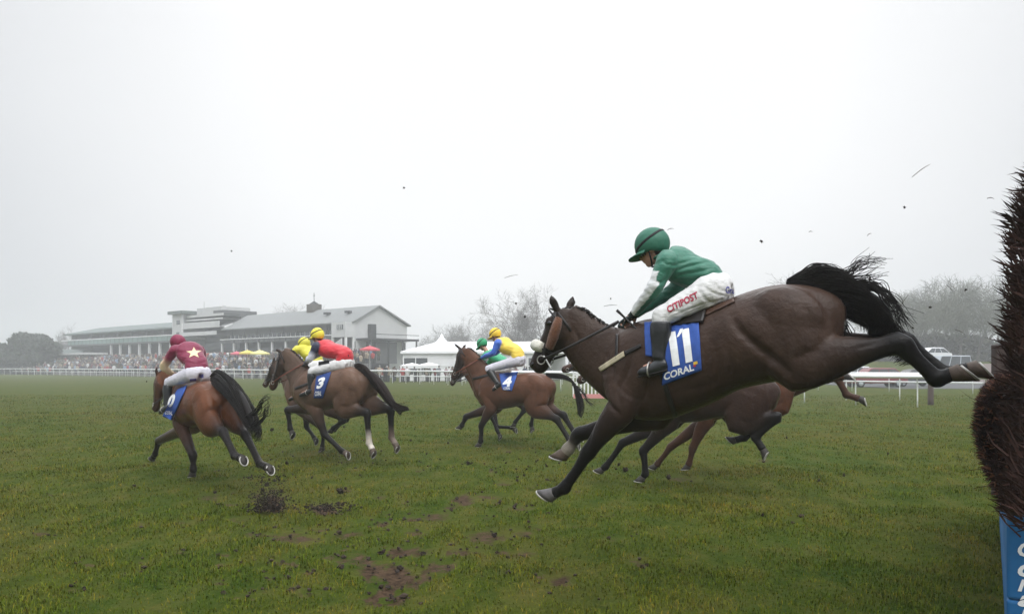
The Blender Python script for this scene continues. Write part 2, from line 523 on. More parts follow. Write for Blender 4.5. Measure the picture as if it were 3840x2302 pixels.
def grass():
    Xs, Ys = [], []
    for y0, y1, dens in ((4.6, 7, 3000), (7, 10, 1700), (10, 14, 850), (14, 20, 420), (20, 30, 170), (30, 48, 55)):
        w = .74*y1
        n = int(dens*(y1-y0)*2*w)
        y = rng.uniform(y0, y1, n); x = rng.uniform(-w, w, n)
        keep = np.abs(x) < .70*y + .5
        Xs.append(x[keep]); Ys.append(y[keep])
    x, y = np.concatenate(Xs), np.concatenate(Ys)
    clump = vnoise(x*1.7, y*1.7, 11, 3); fine = vnoise(x*7, y*7, 21, 2)
    soil = soil_at(x, y)
    keep = (rng.random(len(x)) < np.clip(.45 + 1.1*(clump-.3), .25, 1)) & (soil + .3*(fine-.5) < .22)
    x, y, clump, fine = x[keep], y[keep], clump[keep], fine[keep]
    n = len(x)
    far = np.clip((y-6)/30, 0, 1)
    h = (.018 + .042*clump*clump + .036*fine*rng.random(n)) * (1 + .6*far) * rng.uniform(.6, 1.25, n)
    wd = (.0022 + .0016*rng.random(n)) * (1 + 2.6*far)
    az = rng.uniform(0, 2*math.pi, n); lean = rng.uniform(.15, 1.15, n)
    lx, ly = np.cos(az)*np.sin(lean), np.sin(az)*np.sin(lean); lz = np.cos(lean)
    sx, sy = -np.sin(az), np.cos(az)
    z = ground_z(x, y) - .006
    P = np.stack([x, y, z], 1); L = np.stack([lx, ly, lz], 1); Sd = np.stack([sx, sy, np.zeros(n)], 1)
    a = P - Sd*wd[:, None]; b = P + Sd*wd[:, None]
    m = P + np.stack([lx*.35, ly*.35, np.full(n, .62)], 1)*h[:, None]
    c = m + Sd*wd[:, None]*.7; d = m - Sd*wd[:, None]*.7
    e = P + L*h[:, None]*1.0 + np.stack([lx*.4, ly*.4, np.zeros(n)], 1)*h[:, None]
    v = np.stack([a, b, c, d, e], 1).reshape(-1, 3)
    k = np.arange(n)*5
    loops = np.stack([k, k+1, k+2, k+3, k+3, k+2, k+4], 1).ravel().astype(np.int32)
    ls = np.stack([np.arange(n)*7, np.arange(n)*7+4], 1).ravel().astype(np.int32)
    me = bpy.data.meshes.new('grass')
    me.vertices.add(len(v)); me.vertices.foreach_set('co', v.ravel())
    me.loops.add(len(loops)); me.loops.foreach_set('vertex_index', loops)
    me.polygons.add(2*n); me.polygons.foreach_set('loop_start', ls)
    me.update(calc_edges=True)
    dry = (rng.random(n) < .16 + .25*np.clip(.5-clump, 0, 1))
    tint = np.ones((n, 3))*((1 + (rng.uniform(.6, 1.55, n)-1.05)*(1-.6*far))*(.8 + .4*fine))[:, None]
    tint *= np.array([1.0, .98, .52]); tint[dry] = tint[dry]*np.array([1.75, 1.2, 1.5])
    t5 = np.repeat(tint, 5, 0)
    paint(me, 'tint', t5)
    o = link('grass', me, turf_material('grass_blades', True), smooth=False)
    tag(o, 'short worn racecourse turf, green and yellowish, covering the whole foreground', 'grass', kind='stuff')

EXTRA = np.random.default_rng(3)
for _ in range(90):          # smaller hoof scuffs along the worn line of the track
    u = EXTRA.random(); cx = 1150 + 900*EXTRA.normal()*.55; cy = 1690 + 560*EXTRA.random()
    if cy > 1480: SCARS.append((cx, cy, EXTRA.uniform(14,40)*(cy-1375)/500, EXTRA.uniform(5,11)*(cy-1375)/500, EXTRA.uniform(.26,.40)))
ground(); grass()
def crumbs():
    r = np.random.default_rng(17); mb = MB()
    for (a, b, w_, h_, k) in SCARS:
        for _ in range(int(10*k*min(w_, 120)/40)):
            p = ground_at(a + r.normal()*w_*.8, max(b + r.normal()*h_*.9, 1500)); z = float(ground_z(p[0:1], p[1:2])[0])
            s_ = r.uniform(.006, .022)*(1 if r.random() < .85 else 1.6)
            v, f = blob((p[0], p[1], z+s_*.3), np.eye(3), (s_, s_*r.uniform(.6,1), s_*r.uniform(.4,.8)), 6, 4); mb.add(v + r.normal(size=v.shape)*s_*.2, f)
    tag(mb.build('loose_soil', mat('dry_crumbs', (.030,.019,.012), rough=.9, var=.6, scale=8)), 'crumbs of dark soil strewn round the hoof scars in the turf', 'soil', kind='stuff')
crumbs()
DEBUG = False
# ------------------------------------------------------------------ horses
class Frame:
    """a horse's own axes: s forward along its heading, v to its left, z up; origin on the ground under the withers"""
    def __init__(f, px, Y, a):
        f.o = V3((px - CX) / FPX * Y, Y, 0.0)
        f.d = V3(-math.cos(R(a)), math.sin(R(a)), 0)
        f.l = V3(-math.sin(R(a)), -math.cos(R(a)), 0)
        f.up = V3(0, 0, 1)
    def w(f, s, v, z):
        return f.o + s * f.d + v * f.l + z * f.up
    def px(f, px, py, v=0.0):
        """local (s, v, z) of the point seen at a photograph pixel in the plane v = const"""
        dr = V3((px - CX) / FPX, 1.0, -(py - HZ) / FPX)
        c = V3(0, 0, CAM_H)
        k = (np.dot(f.o, f.l) + v - np.dot(c, f.l)) / np.dot(dr, f.l)
        p = c + k * dr
        return V3(np.dot(p - f.o, f.d), v, p[2])
    def W(f, q):
        q = np.asarray(q, float)
        return f.o + q[..., 0:1] * f.d + q[..., 1:2] * f.l + q[..., 2:3] * f.up

# trunk rings of a thoroughbred 1.60 m high: s, top, bottom, half width
TRUNK = [(-1.27,1.33,1.10,.075), (-1.20,1.45,1.02,.15), (-1.07,1.535,.97,.225), (-.88,1.592,.95,.275), (-.68,1.590,.96,.285),
         (-.46,1.555,.955,.275), (-.24,1.535,.90,.285), (-.06,1.575,.865,.265), (.08,1.60,.86,.235), (.22,1.56,.88,.21),
         (.34,1.49,.93,.18), (.43,1.38,1.02,.12)]

def two_bone(a, b, l1, l2, sgn):
    """joint between a and b in the sagittal plane (s, z); sgn picks the side"""
    d = b - a; L = math.hypot(d[0], d[2])
    if L >= (l1 + l2) * 0.995:
        j = a + d * (l1 / (l1 + l2))
        n = V3(-d[2], 0, d[0]) / max(L, 1e-6)
        return j + n * 0.02 * sgn
    x = (l1*l1 - l2*l2 + L*L) / (2 * L)
    h = math.sqrt(max(l1*l1 - x*x, 0))
    n = V3(-d[2], 0, d[0]) / L
    j = a + d * (x / L) + n * h * sgn
    j[1] = (a[1] + b[1]) / 2
    return j

def hoof_mesh(c, u, f, l, k=1.0):
    """oblique cone: coronet above, ground face with toe and heel"""
    v, n = [], 20
    th = np.arange(n) * 2 * math.pi / n
    for (h, rf, rl, tl) in ((-0.088, .043, .043, .0), (-0.075, .047, .046, .006), (-.035, .056, .052, .02), (0.0, .066, .058, .034)):
        for q in th:
            cf = math.cos(q)
            v.append(c + k * (f * (cf * rf + 0.014*(h+.088)/.088) + l * (math.sin(q) * rl) + u * (h + cf * tl)))
    fc = []
    for i in range(3):
        for j in range(n):
            j2 = (j + 1) % n
            fc.append((i*n + j, i*n + j2, (i+1)*n + j2, (i+1)*n + j))
    v.append(c - k * u * 0.088); v.append(c + k * (f * 0.014 - u * 0.012))
    fc += [(4*n, (j+1) % n, j) for j in range(n)] + [(4*n+1, 3*n + j, 3*n + (j+1) % n) for j in range(n)]
    return np.array(v), fc

def shoe_mesh(c, u, f, l, k=1.0):
    P = []
    for q in np.linspace(-2.45, 2.45, 22):
        cf = math.cos(q)
        P.append(c + k * (f * (cf * .060 + .014) + l * math.sin(q) * .052 + u * (.006 + cf * .034)))
    return tube(P, np.full((len(P), 2), .0085 * k), n=6, sub=1)

BAY = dict(body=(.085,.038,.020), dark=(.020,.013,.010), leg=(.012,.009,.008), muzzle=(.035,.022,.016))

def strands(paths, r0, r1, n=4):
    mb = MB()
    for P in paths:
        k = len(P)
        rr = np.linspace(r0, r1, k)
        v, f = tube(P, np.stack([rr, rr], 1), n=n, sub=1)
        mb.add(v, f)
    return mb

def horse(F, label, withers, croup, poll, nose, LF, RF, LH, RH, col=BAY, k=1.0, depth=1.0, voxel=0.014, group=None,
          neck_arc=0.04, neck_r=1.0, head_k=1.0, socks={}, hoofcol={}, ears=None, tail=None, tailn=220, bridle='leather', rein='leather',
          cheek=None, hands=None, elbowL=None, elbowR=None, stifleL=None, stifleR=None, hind_k=1.0, tail_mat='hair', wide=1.0, mane=True, tail_r=.0045, tail_core=True, leg_k=1.18, ear_base=None, grooves=None):
    """one galloping horse; pixels are photograph pixels, legs lists of (px, py)"""
    S = lambda p, v=0.0: (np.asarray(p, float) if len(p) == 3 and abs(p[0]) < 10 else F.px(p[0], p[1], v))
    w0, c0 = S(withers), S(croup)
    T0, T1 = V3(0, 0, 1.60), V3(-.88, 0, 1.592)
    d0, d1 = c0 - w0, T1 - T0
    ang = math.atan2(d0[2], -d0[0]) - math.atan2(d1[2], -d1[0])
    sc = k
    ca, sa = math.cos(ang), math.sin(ang)
    stretch = math.hypot(d0[0], d0[2]) / math.hypot(d1[0], d1[2])
    def tr(s, z, v=0.0):
        """template (s, z) -> local"""
        ds, dz = s * stretch, (z - 1.60) * sc * depth
        return V3(w0[0] + ds * ca + dz * sa, v, w0[2] - ds * sa + dz * ca)
    parts, seg = [], []          # seg: (p0, p1, r0, r1, c0, c1)
    LAT = F.l
    Wd = lambda q: F.W(np.asarray(q, float))
    def put(Q, Rr, cols, n=16, sub=4, sq=2.0):
        Q = np.array(Q)
        parts.append(tube(F.W(Q), Rr, side=LAT, n=n, sub=sub, sq=sq))
        Rr = np.asarray(Rr, float)
        if Rr.ndim == 1: Rr = np.stack([Rr, Rr], 1)
        for i in range(len(Q) - 1):
            seg.append((F.W(Q[i]), F.W(Q[i+1]), Rr[i].mean(), Rr[i+1].mean(), np.array(cols[i]), np.array(cols[i+1])))
    B, D, G, MZ = col['body'], col['dark'], col['leg'], col['muzzle']
    BL = col.get('belly', B); NK = col.get('neck', B); FC = col.get('face', B)
    # trunk
    Q, Rr = [], []
    for (s, zt, zb, hw) in TRUNK:
        a, b = tr(s, zt), tr(s, zb)
        Q.append((a + b) / 2); Rr.append((np.linalg.norm(a - b) / 2, hw * sc * wide))
    put(Q, Rr, [B] * len(Q), n=28, sub=4, sq=2.15)
    axis = [q.copy() for q in Q]
    # withers and croup ridge, haunch and shoulder muscle
    for sgn in (1, -1):
        for (s, z, v, r3, lean) in ((-.93, 1.33, .15, (.27, .13, .22), .5), (-.62, 1.36, .15, (.17, .11, .14), 0.0), (.12, 1.25, .125, (.14, .085, .27), .35),
                                    (.30, 1.17, .10, (.11, .08, .15), 0.0), (-1.08, 1.22, .11, (.14, .10, .22), 0)):
            c = tr(s, z, sgn * v * sc * wide)
            t = lean
            ax0 = F.d * math.cos(t - ang) + F.up * math.sin(t - ang)
            ax2 = -F.d * math.sin(t - ang) + F.up * math.cos(t - ang)
            parts.append(blob(F.W(c), (ax0, LAT, ax2), tuple(np.array(r3) * sc)))
    # neck
    p = S(poll); nz = S(nose)
    base = tr(.13, 1.235); base2 = tr(.30, 1.30)
    nd = unit(p - base2)
    L = np.linalg.norm(p - base2)
    up_n = V3(-nd[2], 0, nd[0])
    if up_n[2] < 0: up_n = -up_n
    hd = unit(nz - p)
    back_h = V3(hd[2], 0, -hd[0])                       # towards the jaw
    if np.dot(back_h, base2 - p) < 0: back_h = -back_h
    end = p + hd * .045 * head_k + back_h * (.055 + .20*max(head_k-1, 0)) * head_k
    NP = [base, base2 + up_n*.02, base2 + nd*L*.30 + up_n*neck_arc, base2 + nd*L*.58 + up_n*neck_arc, base2 + nd*L*.82 + up_n*neck_arc*.5, end]
    NR = np.array([(.30,.185), (.262,.150), (.205,.110), (.168,.088), (.138,.077), (.108,.072)]) * sc
    NR[:, 0] *= neck_r
    put(NP, NR, [B, NK, NK, NK, NK, NK], n=20)
    # head: forehead line to the muzzle; jaw bulges backwards
    HL = np.linalg.norm(nz - p)
    hk = HL / .60 if head_k is None else head_k
    rows = [(-.03, .030, .060, .055), (.06, .058, .100, .078), (.18, .078, .128, .086), (.30, .082, .130, .084), (.44, .066, .100, .070),
            (.60, .046, .078, .056), (.76, .034, .068, .050), (.88, .034, .070, .056), (.97, .022, .058, .052), (1.02, .012, .030, .030)]
    HP, HR, HC = [], [], []
    for (t, off, rr, hw) in rows:
        HP.append(p + hd * (t * HL) + back_h * off * hk)
        HR.append((rr * hk, hw * hk))
        u = min(max((t - .55) / .35, 0), 1)
        HC.append(tuple(np.array(FC) * (1-u) + np.array(MZ) * u))
    put(HP, HR, HC, n=20)
    for sgn in (1, -1):                                  # cheek, brow, nostril rim
        parts.append(blob(F.W(p + hd*HL*.24 + back_h*.105*hk + V3(0, sgn*.055*hk, 0)), (F.d, LAT, F.up), tuple(np.array((.085, .035, .085)) * hk)))
        parts.append(blob(F.W(p + hd*HL*.20 + back_h*.012*hk + V3(0, sgn*.062*hk, 0)), (F.d, LAT, F.up), tuple(np.array((.035, .022, .035)) * hk)))
        parts.append(blob(F.W(p + hd*HL*.93 + back_h*.012*hk + V3(0, sgn*.035*hk, 0)), (F.d, LAT, F.up), tuple(np.array((.033, .024, .033)) * hk)))
    # ears
    for i, sgn in enumerate((1, -1)):
        b0 = p + hd*.005 + back_h*.012*hk + V3(0, sgn*.045*hk, 0)
        if ear_base: b0 = S(ear_base[i], sgn*.055*hk)
        if ears: tip = S(ears[i], sgn*.075*hk)
        else:    tip = b0 + (-hd*.10 + up_n*.10 + V3(0, sgn*.03, 0)) * hk
        mid = (b0 + tip)/2 + V3(0, sgn*.014*hk, 0)
        put([b0 - (tip-b0)*.15, b0*.7 + tip*.3, mid*.9 + tip*.1, b0*.2 + tip*.8, tip], np.array([(.020,.028), (.027,.030), (.026,.024), (.015,.013), (.005,.005)])*hk, [D]*5, n=10, sub=3)
    # fore legs
    hoofs = []
    for sgn, leg, eo, nm in ((1, LF, elbowL, 'LF'), (-1, RF, elbowR, 'RF')):
        if leg is None: continue
        v = sgn * .125 * sc
        sh = tr(.26, 1.22, sgn*.105*sc)
        el = S(eo, sgn*.14*sc) if eo else tr(.10, .93, sgn*.14*sc)
        kn, ft, hf = S(leg[0], v), S(leg[1], v*.95), S(leg[2], v*.95)
        uu = unit(hf - ft)
        cor = hf - uu * .083 * k
        fl = unit(ft - kn)
        up_k = kn + unit(el - kn) * .10
        fa = el + (kn - el) * .38
        sock = socks.get(nm)
        C_ft, C_pa = (sock[0], sock[1]) if sock else (G, G)
        back = V3(fl[2], 0, -fl[0])
        put([sh, el, fa, up_k, kn, kn + fl*.07, (kn+ft)/2 + back*.004, ft - fl*.05, ft, ft + uu*.05, cor],
            np.array([(.15,.085), (.108,.080), (.082,.066), (.053,.049), (.053,.050), (.041,.040), (.036,.031), (.038,.034), (.047,.041), (.036,.035), (.042,.042)]) * k * leg_k,
            [B, tuple(np.array(B)*.80 + np.array(G)*.20), tuple(np.array(B)*.40 + np.array(G)*.60), tuple(np.array(B)*.08 + np.array(G)*.92), G, G, G, C_ft, C_ft, C_pa, C_pa], n=14, sub=3)
        hoofs.append((nm, hf, uu))
    # hind legs
    for sgn, leg, so, nm in ((1, LH, stifleL, 'LH'), (-1, RH, stifleR, 'RH')):
        if leg is None: continue
        v = sgn * .125 * sc
        hip = tr(-.92, 1.30, sgn*.12*sc)
        hk_, ft, hf = S(leg[0], v), S(leg[1], v), S(leg[2], v)
        st = S(so, v*1.15) if so else two_bone(hip, hk_, .37*k*hind_k, .47*k*hind_k, 1.0)
        st[1] = v * 1.15
        uu = unit(hf - ft); cor = hf - uu*.083*k
        fl = unit(ft - hk_)
        g = unit(hk_ - st)
        heel = hk_ - fl*.045 + (g - fl*np.dot(g, fl))*.03
        sock = socks.get(nm)
        C_ft, C_pa = (sock[0], sock[1]) if sock else (G, G)
        mixc = lambda u: tuple(np.array(B)*(1-u) + np.array(G)*u)
        put([hip, hip*.45 + st*.55, st, st*.62 + hk_*.38, st*.22 + hk_*.78, hk_, hk_ + fl*.08, (hk_+ft)/2, ft - fl*.05, ft, ft + uu*.05, cor],
            np.array([(.215,.135), (.21,.128), (.165,.105), (.118,.078), (.060,.050), (.062,.050), (.049,.042), (.040,.034), (.041,.037), (.050,.043), (.038,.036), (.043,.043)]) * k * leg_k,
            [B, B, mixc(.08), mixc(.35), mixc(.85), mixc(1), G, G, C_ft, C_ft, C_pa, C_pa], n=16, sub=3)
        put([st*.35 + hk_*.65, heel, hk_ + fl*.05], np.array([(.032,.028), (.034,.030), (.03,.028)])*k, [mixc(.6), G, G], n=10, sub=3)
        hoofs.append((nm, hf, uu))
    if DEBUG:
        for nm, leg, e in (('LF', LF, elbowL), ('RF', RF, elbowR), ('LH', LH, 0), ('RH', RH, 0)):
            if leg is None: continue
            sg = .13 if nm[0] == 'L' else -.13
            q = [S(x, sg) for x in leg]
            q0 = tr(.10, .93, sg) if nm[1] == 'F' else tr(-.92, 1.30, sg)
            print('LEG', label[:24], nm, [tuple(round(float(t), 2) for t in (x[0], x[2])) for x in [q0] + q], 'len', [round(float(np.linalg.norm(b-a)), 2) for a, b in zip([q0] + q, q)])
        print('HEAD', label[:24], 'withers', w0.round(2), 'croup', c0.round(2), 'poll', p.round(2), 'nose', nz.round(2), 'HL', round(float(HL), 2))
    root = thing('racehorse', F.w(0, 0, 0), label, 'horse', group)
    me = fuse(parts, 'body', voxel, smooth=9)
    if grooves: carve(me, grooves)
    co = mesh_co(me)
    best = np.full(len(co), 1e9); wsum = np.zeros(len(co)); csum = np.zeros((len(co), 3))
    ds, cs = [], []
    for (a, b, ra, rb, ca_, cb_) in seg:
        ab = b - a; t = np.clip(((co - a) @ ab) / max(ab @ ab, 1e-9), 0, 1)
        d = np.linalg.norm(co - (a + t[:, None]*ab), axis=1) - (ra + (rb-ra)*t)
        ds.append(d); cs.append(ca_ + (cb_-ca_)*t[:, None])
    ds = np.array(ds); mn = ds.min(0)
    for d, c in zip(ds, cs):
        w = np.exp(-(d - mn) / .02); wsum += w; csum += c * w[:, None]
    rgb = csum / wsum[:, None]
    paint(me, 'coat', rgb)
    body = link('body', me, M['coat'], root)
    bvh = None
    for (nm, hf, uu) in hoofs:
        f_ = V3(-uu[2], 0, uu[0])
        cw, uw, fw = F.W(hf), F.d*uu[0] + F.up*uu[2], F.d*f_[0] + F.up*f_[2]
        v, fc = hoof_mesh(cw, uw, fw, LAT, k)
        h = MB().add(v, fc).build('hoof', M[hoofcol.get(nm, 'hoof')], root, True)
        v, fc = shoe_mesh(cw, uw, fw, LAT, k)
        MB().add(v, fc).build('horseshoe', M['steel'], h, True)
    # eyes, nostrils
    for sgn in (1, -1):
        v, fc = blob(F.W(p + hd*HL*.215 + back_h*.022*hk + V3(0, sgn*.080*hk, 0)), (F.d, LAT, F.up), (.019*hk, .011*hk, .017*hk), 12, 8)
        MB().add(v, fc).build('eye', M['eye'], root, True)
        v, fc = blob(F.W(p + hd*HL*.935 + back_h*.010*hk + V3(0, sgn*.056*hk, 0)), (hd[0]*F.d + hd[2]*F.up, LAT, back_h[0]*F.d + back_h[2]*F.up), (.018*hk, .006, .011*hk), 10, 8)
        MB().add(v, fc).build('nostril', M['eye'], root, True)
    # mane: short tufts along the crest
    crest = catmull(np.array([q + unit(V3(-t[2], 0, t[0])) * r for q, r, t in zip(NP[1:], NR[1:, 0]*.96, np.gradient(np.array(NP), axis=0)[1:])]), 12)
    rr_ = random.Random(int(abs(w0[0]*1000 + p[2]*977)) + len(label))
    if mane:
        paths = []
        for q in crest[6:]:
            for _ in range(8):
                a = q + V3(rr_.uniform(-.015,.015), rr_.uniform(-.022,.022), -.015)
                e = V3(rr_.uniform(-.05,-.015), rr_.uniform(-.03,.03), rr_.uniform(.004,.020))
                paths.append(F.W(np.array([a, a + e*.6, a + e + V3(0, rr_.uniform(-.01,.02), -.015)])))
        strands(paths, .006, .0015).build('mane', M[tail_mat], root, True)
        paths = []
        for _ in range(14):                                             # forelock
            a = p + V3(.0, rr_.uniform(-.03,.03), .0); 
            paths.append(F.W(np.array([a, a + hd*.05 - back_h*.012, a + hd*rr_.uniform(.08,.14) + back_h*.0])))
        strands(paths, .006, .0015).build('forelock', M[tail_mat], root, True)
    # tail
    if tail:
        TP = np.array([S(q[:2], q[2] if len(q) == 3 else 0.0) for q in tail['path']])
        rad = tail['rad']
        paths = []
        nP = len(TP)
        for i in range(tailn):
            th = rr_.uniform(0, 2*math.pi); rad_u = math.sqrt(rr_.random())
            stop = 1.0 if rr_.random() < .45 else rr_.uniform(.55, 1.0)
            P = []
            wob = rr_.uniform(0, 6.28)
            for j in range(nP):
                r = rad[j] * rad_u
                P.append(TP[j] + V3(math.cos(th)*r*.8 + .01*math.sin(wob + j), math.sin(th)*r*tail.get('flat', .6), math.sin(th+1.2)*r + .012*math.cos(wob*2 + j)))
            P = catmull(np.array(P), 5)
            P = P[:max(4, int(len(P)*stop))]
            paths.append(F.W(P))
        for wsp in tail.get('wisps', []):
            for i in range(wsp[-1]):
                Pw = np.array([S(q[:2], q[2] if len(q) == 3 else 0.0) for q in wsp[:-1]])
                off = np.array([[rr_.gauss(0, .012 + .03*j/len(Pw)), rr_.gauss(0, .03), rr_.gauss(0, .012 + .03*j/len(Pw))] for j in range(len(Pw))])
                paths.append(F.W(catmull(Pw + off, 5)))
        mb = strands(paths, tail_r, .0012)
        if tail_core:
            v, fc = tube(F.W(TP), np.array([(max(r*.5, .012), max(r*.5*tail.get('flat', .6), .012)) for r in rad]) * np.linspace(1, .55, nP)[:, None], side=LAT, n=12, sub=4)
            mb.add(v, fc)
        mb.build('tail', M[tail_mat], root, True)
    # bridle: straps laid round the head, bit ring, reins to the hands
    def headring(t, tilt=0.0, grow=1.06, r=.009, n=26):
        i = min(max(np.searchsorted([q[0] for q in rows], t), 1), len(rows)-1)
        u = (t - rows[i-1][0]) / (rows[i][0] - rows[i-1][0])
        off, rr, hw = [rows[i-1][j]*(1-u) + rows[i][j]*u for j in (1, 2, 3)]
        P = []
        for q in np.linspace(0, 2*math.pi, n):
            P.append(p + hd*(t*HL) + hd*math.cos(q)*tilt*hk + back_h*(off*hk + math.cos(q)*rr*hk*grow) + V3(0, math.sin(q)*hw*hk*grow, 0))
        return F.W(np.array(P)), r
    mb = MB()
    for t, tilt in ((.64, .0), (.10, .03)):
        P, r = headring(t, tilt)
        v, fc = tube(P, np.full((len(P), 2), (.007*hk)), n=6, sub=1); mb.add(v, fc)
    for sgn in (1, -1):
        cp = [p + hd*HL*t + back_h*o*hk + V3(0, sgn*(w_+.006)*hk, 0) for t, o, w_ in ((.02,.02,.062), (.15,.055,.088), (.30,.07,.088), (.48,.065,.070), (.66,.055,.056), (.78,.06,.056))]
        v, fc = tube(F.W(np.array(cp)), np.array([(.012, .005)]*len(cp))*hk, side=LAT, n=8, sub=4); mb.add(v, fc)
        tl = [p + back_h*.02*hk + V3(0, sgn*.06*hk, 0), p + hd*HL*.12 + back_h*.14*hk + V3(0, sgn*.085*hk, 0), p + hd*HL*.24 + back_h*.205*hk + V3(0, sgn*.05*hk, 0)]
        v, fc = tube(F.W(np.array(tl)), np.array([(.010, .005)]*3)*hk, side=LAT, n=8, sub=5); mb.add(v, fc)
    br = mb.build('bridle', M[bridle], root, True)
    bit = {}
    for sgn in (1, -1):
        c = p + hd*HL*.80 + back_h*.062*hk + V3(0, sgn*.066*hk, 0)
        bit[sgn] = c
        P = [c + hd*.028*hk*math.cos(q) + back_h*.028*hk*math.sin(q) for q in np.linspace(0, 2*math.pi, 16)]
        v, fc = tube(F.W(np.array(P)), np.full((16, 2), .0042*hk), n=6, sub=1)
        MB().add(v, fc).build('bit_ring', M['steel'], br, True)
    if hands is not None:
        mb = MB()
        for sgn in (1, -1):
            hh = S(hands, sgn*.07)
            a = bit[sgn]
            m1 = a*.6 + hh*.4; m1[1] = sgn*.17*sc; m1[2] -= .03
            m2 = a*.25 + hh*.75; m2[1] = sgn*.12*sc; m2[2] -= .015
            v, fc = tube(F.W(np.array([a, m1, m2, hh])), np.array([(.011,.005)]*4), side=LAT, n=8, sub=5); mb.add(v, fc)
        mb.build('reins', M[rein], root, True)
    info = dict(root=root, body=body, me=me, tr=tr, F=F, S=S, k=k, poll=p, hd=hd, back_h=back_h, HL=HL, hk=hk, axis=axis, bvh=None, sc=sc)
    nworld = mesh_co(me) + np.array(root.location)
    info['bvh'] = BVHTree.FromPolygons([tuple(c) for c in nworld], [tuple(q.vertices) for q in me.polygons])
    return info

def lay_patch(H, quad, name, mt, parent=None, nu=18, nv=18, off=.014, thick=.008, ripple=.0):
    """a cloth lying on the horse: a grid of points over the quad (tl, tr, br, bl), each set down on the coat"""
    q = np.array(quad, float); pts = {}
    base = None
    grid = []
    for j in range(nv + 1):
        for i in range(nu + 1):
            u, v = i/nu, j/nv
            p = (q[0]*(1-u) + q[1]*u)*(1-v) + (q[3]*(1-u) + q[2]*u)*v
            loc, nor, idx, dist = ray(p[0], p[1], H['bvh'])
            grid.append((p, loc, nor))
    Ys = [g[1][1] for g in grid if g[1] is not None]
    co, no = [], []
    for p, loc, nor in grid:
        if loc is None or loc[1] > np.median(Ys) + .5:
            co.append(None); no.append(None)
        else:
            co.append(np.array(loc)); no.append(np.array(nor))
    depth = np.median(Ys)
    for i, c in enumerate(co):
        if c is None:
            co[i] = at(grid[i][0][0], grid[i][0][1], depth); no[i] = -H['F'].l*-1
    co = np.array(co); no = np.array(no)
    # relax the depths so that the cloth bridges hollows
    W_ = nu + 1
    c3 = co.reshape(nv+1, W_, 3); n3 = no.reshape(nv+1, W_, 3)
    base3 = c3.copy()
    for _ in range(14):
        p_ = np.pad(c3, ((1,1),(1,1),(0,0)), 'edge')
        av = (p_[:-2,1:-1] + p_[2:,1:-1] + p_[1:-1,:-2] + p_[1:-1,2:]) / 4
        c3[1:-1,1:-1] = av[1:-1,1:-1]
        n_ = np.pad(n3, ((1,1),(1,1),(0,0)), 'edge')
        n3 = (n_[:-2,1:-1] + n_[2:,1:-1] + n_[1:-1,:-2] + n_[1:-1,2:]) / 4
    n3 /= np.linalg.norm(n3, axis=2, keepdims=True)
    push = np.maximum(((base3 - c3) * n3).sum(2), 0).max() if True else 0
    lift = np.maximum(((base3 - c3) * n3).sum(2), 0)
    c3 = c3 + n3 * (lift[..., None] + off)
    if ripple:
        for j in range(nv+1):
            for i in range(W_):
                c3[j, i] += n3[j, i] * ripple * mnoise.noise(Vector((i*.45, j*.22, depth)))
    top = c3.reshape(-1, 3); bot = (c3 - n3*thick).reshape(-1, 3)
    f = []
    nn = len(top)
    for j in range(nv):
        for i in range(nu):
            a = j*W_ + i
            f.append((a, a+W_, a+W_+1, a+1)); f.append((nn+a, nn+a+1, nn+a+W_+1, nn+a+W_))
    edge = [(i, i+1) for i in range(nu)] + [(j*W_+nu, (j+1)*W_+nu) for j in range(nv)] + [(nv*W_+i+1, nv*W_+i) for i in range(nu)] + [((j+1)*W_, j*W_) for j in range(nv)]
    f += [(a, b, nn+b, nn+a) for a, b in edge]
    mb = MB().add(np.vstack([top, bot]), f)
    o = mb.build(name, mt, parent if parent else H['root'], True)
    bv = BVHTree.FromPolygons([tuple(c) for c in np.vstack([top, bot])], f)
    return o, bv

def text_mesh(body, bold=.0, shear=0.0):
    cu = bpy.data.curves.new('t', 'FONT'); cu.body = body; cu.offset = bold; cu.shear = shear; cu.resolution_u = 3
    ob = bpy.data.objects.new('t', cu); COL.objects.link(ob)
    dg = bpy.context.evaluated_depsgraph_get()
    me = bpy.data.meshes.new_from_object(ob.evaluated_get(dg), depsgraph=dg)
    bpy.data.objects.remove(ob); bpy.data.curves.remove(cu)
    bm = bmesh.new(); bm.from_mesh(me)
    bmesh.ops.triangulate(bm, faces=bm.faces)
    for _ in range(2):
        long_e = [e for e in bm.edges if e.calc_length() > .12]
        if long_e: bmesh.ops.subdivide_edges(bm, edges=long_e, cuts=1); bmesh.ops.triangulate(bm, faces=bm.faces)
    v = np.array([w.co[:] for w in bm.verts]); bm.verts.index_update()
    f = [tuple(w.index for w in q.verts) for q in bm.faces]
    bm.free(); bpy.data.meshes.remove(me)
    lo, hi = v.min(0), v.max(0)
    uv = (v[:, :2] - lo[:2]) / np.maximum(hi[:2] - lo[:2], 1e-6)
    return uv, f

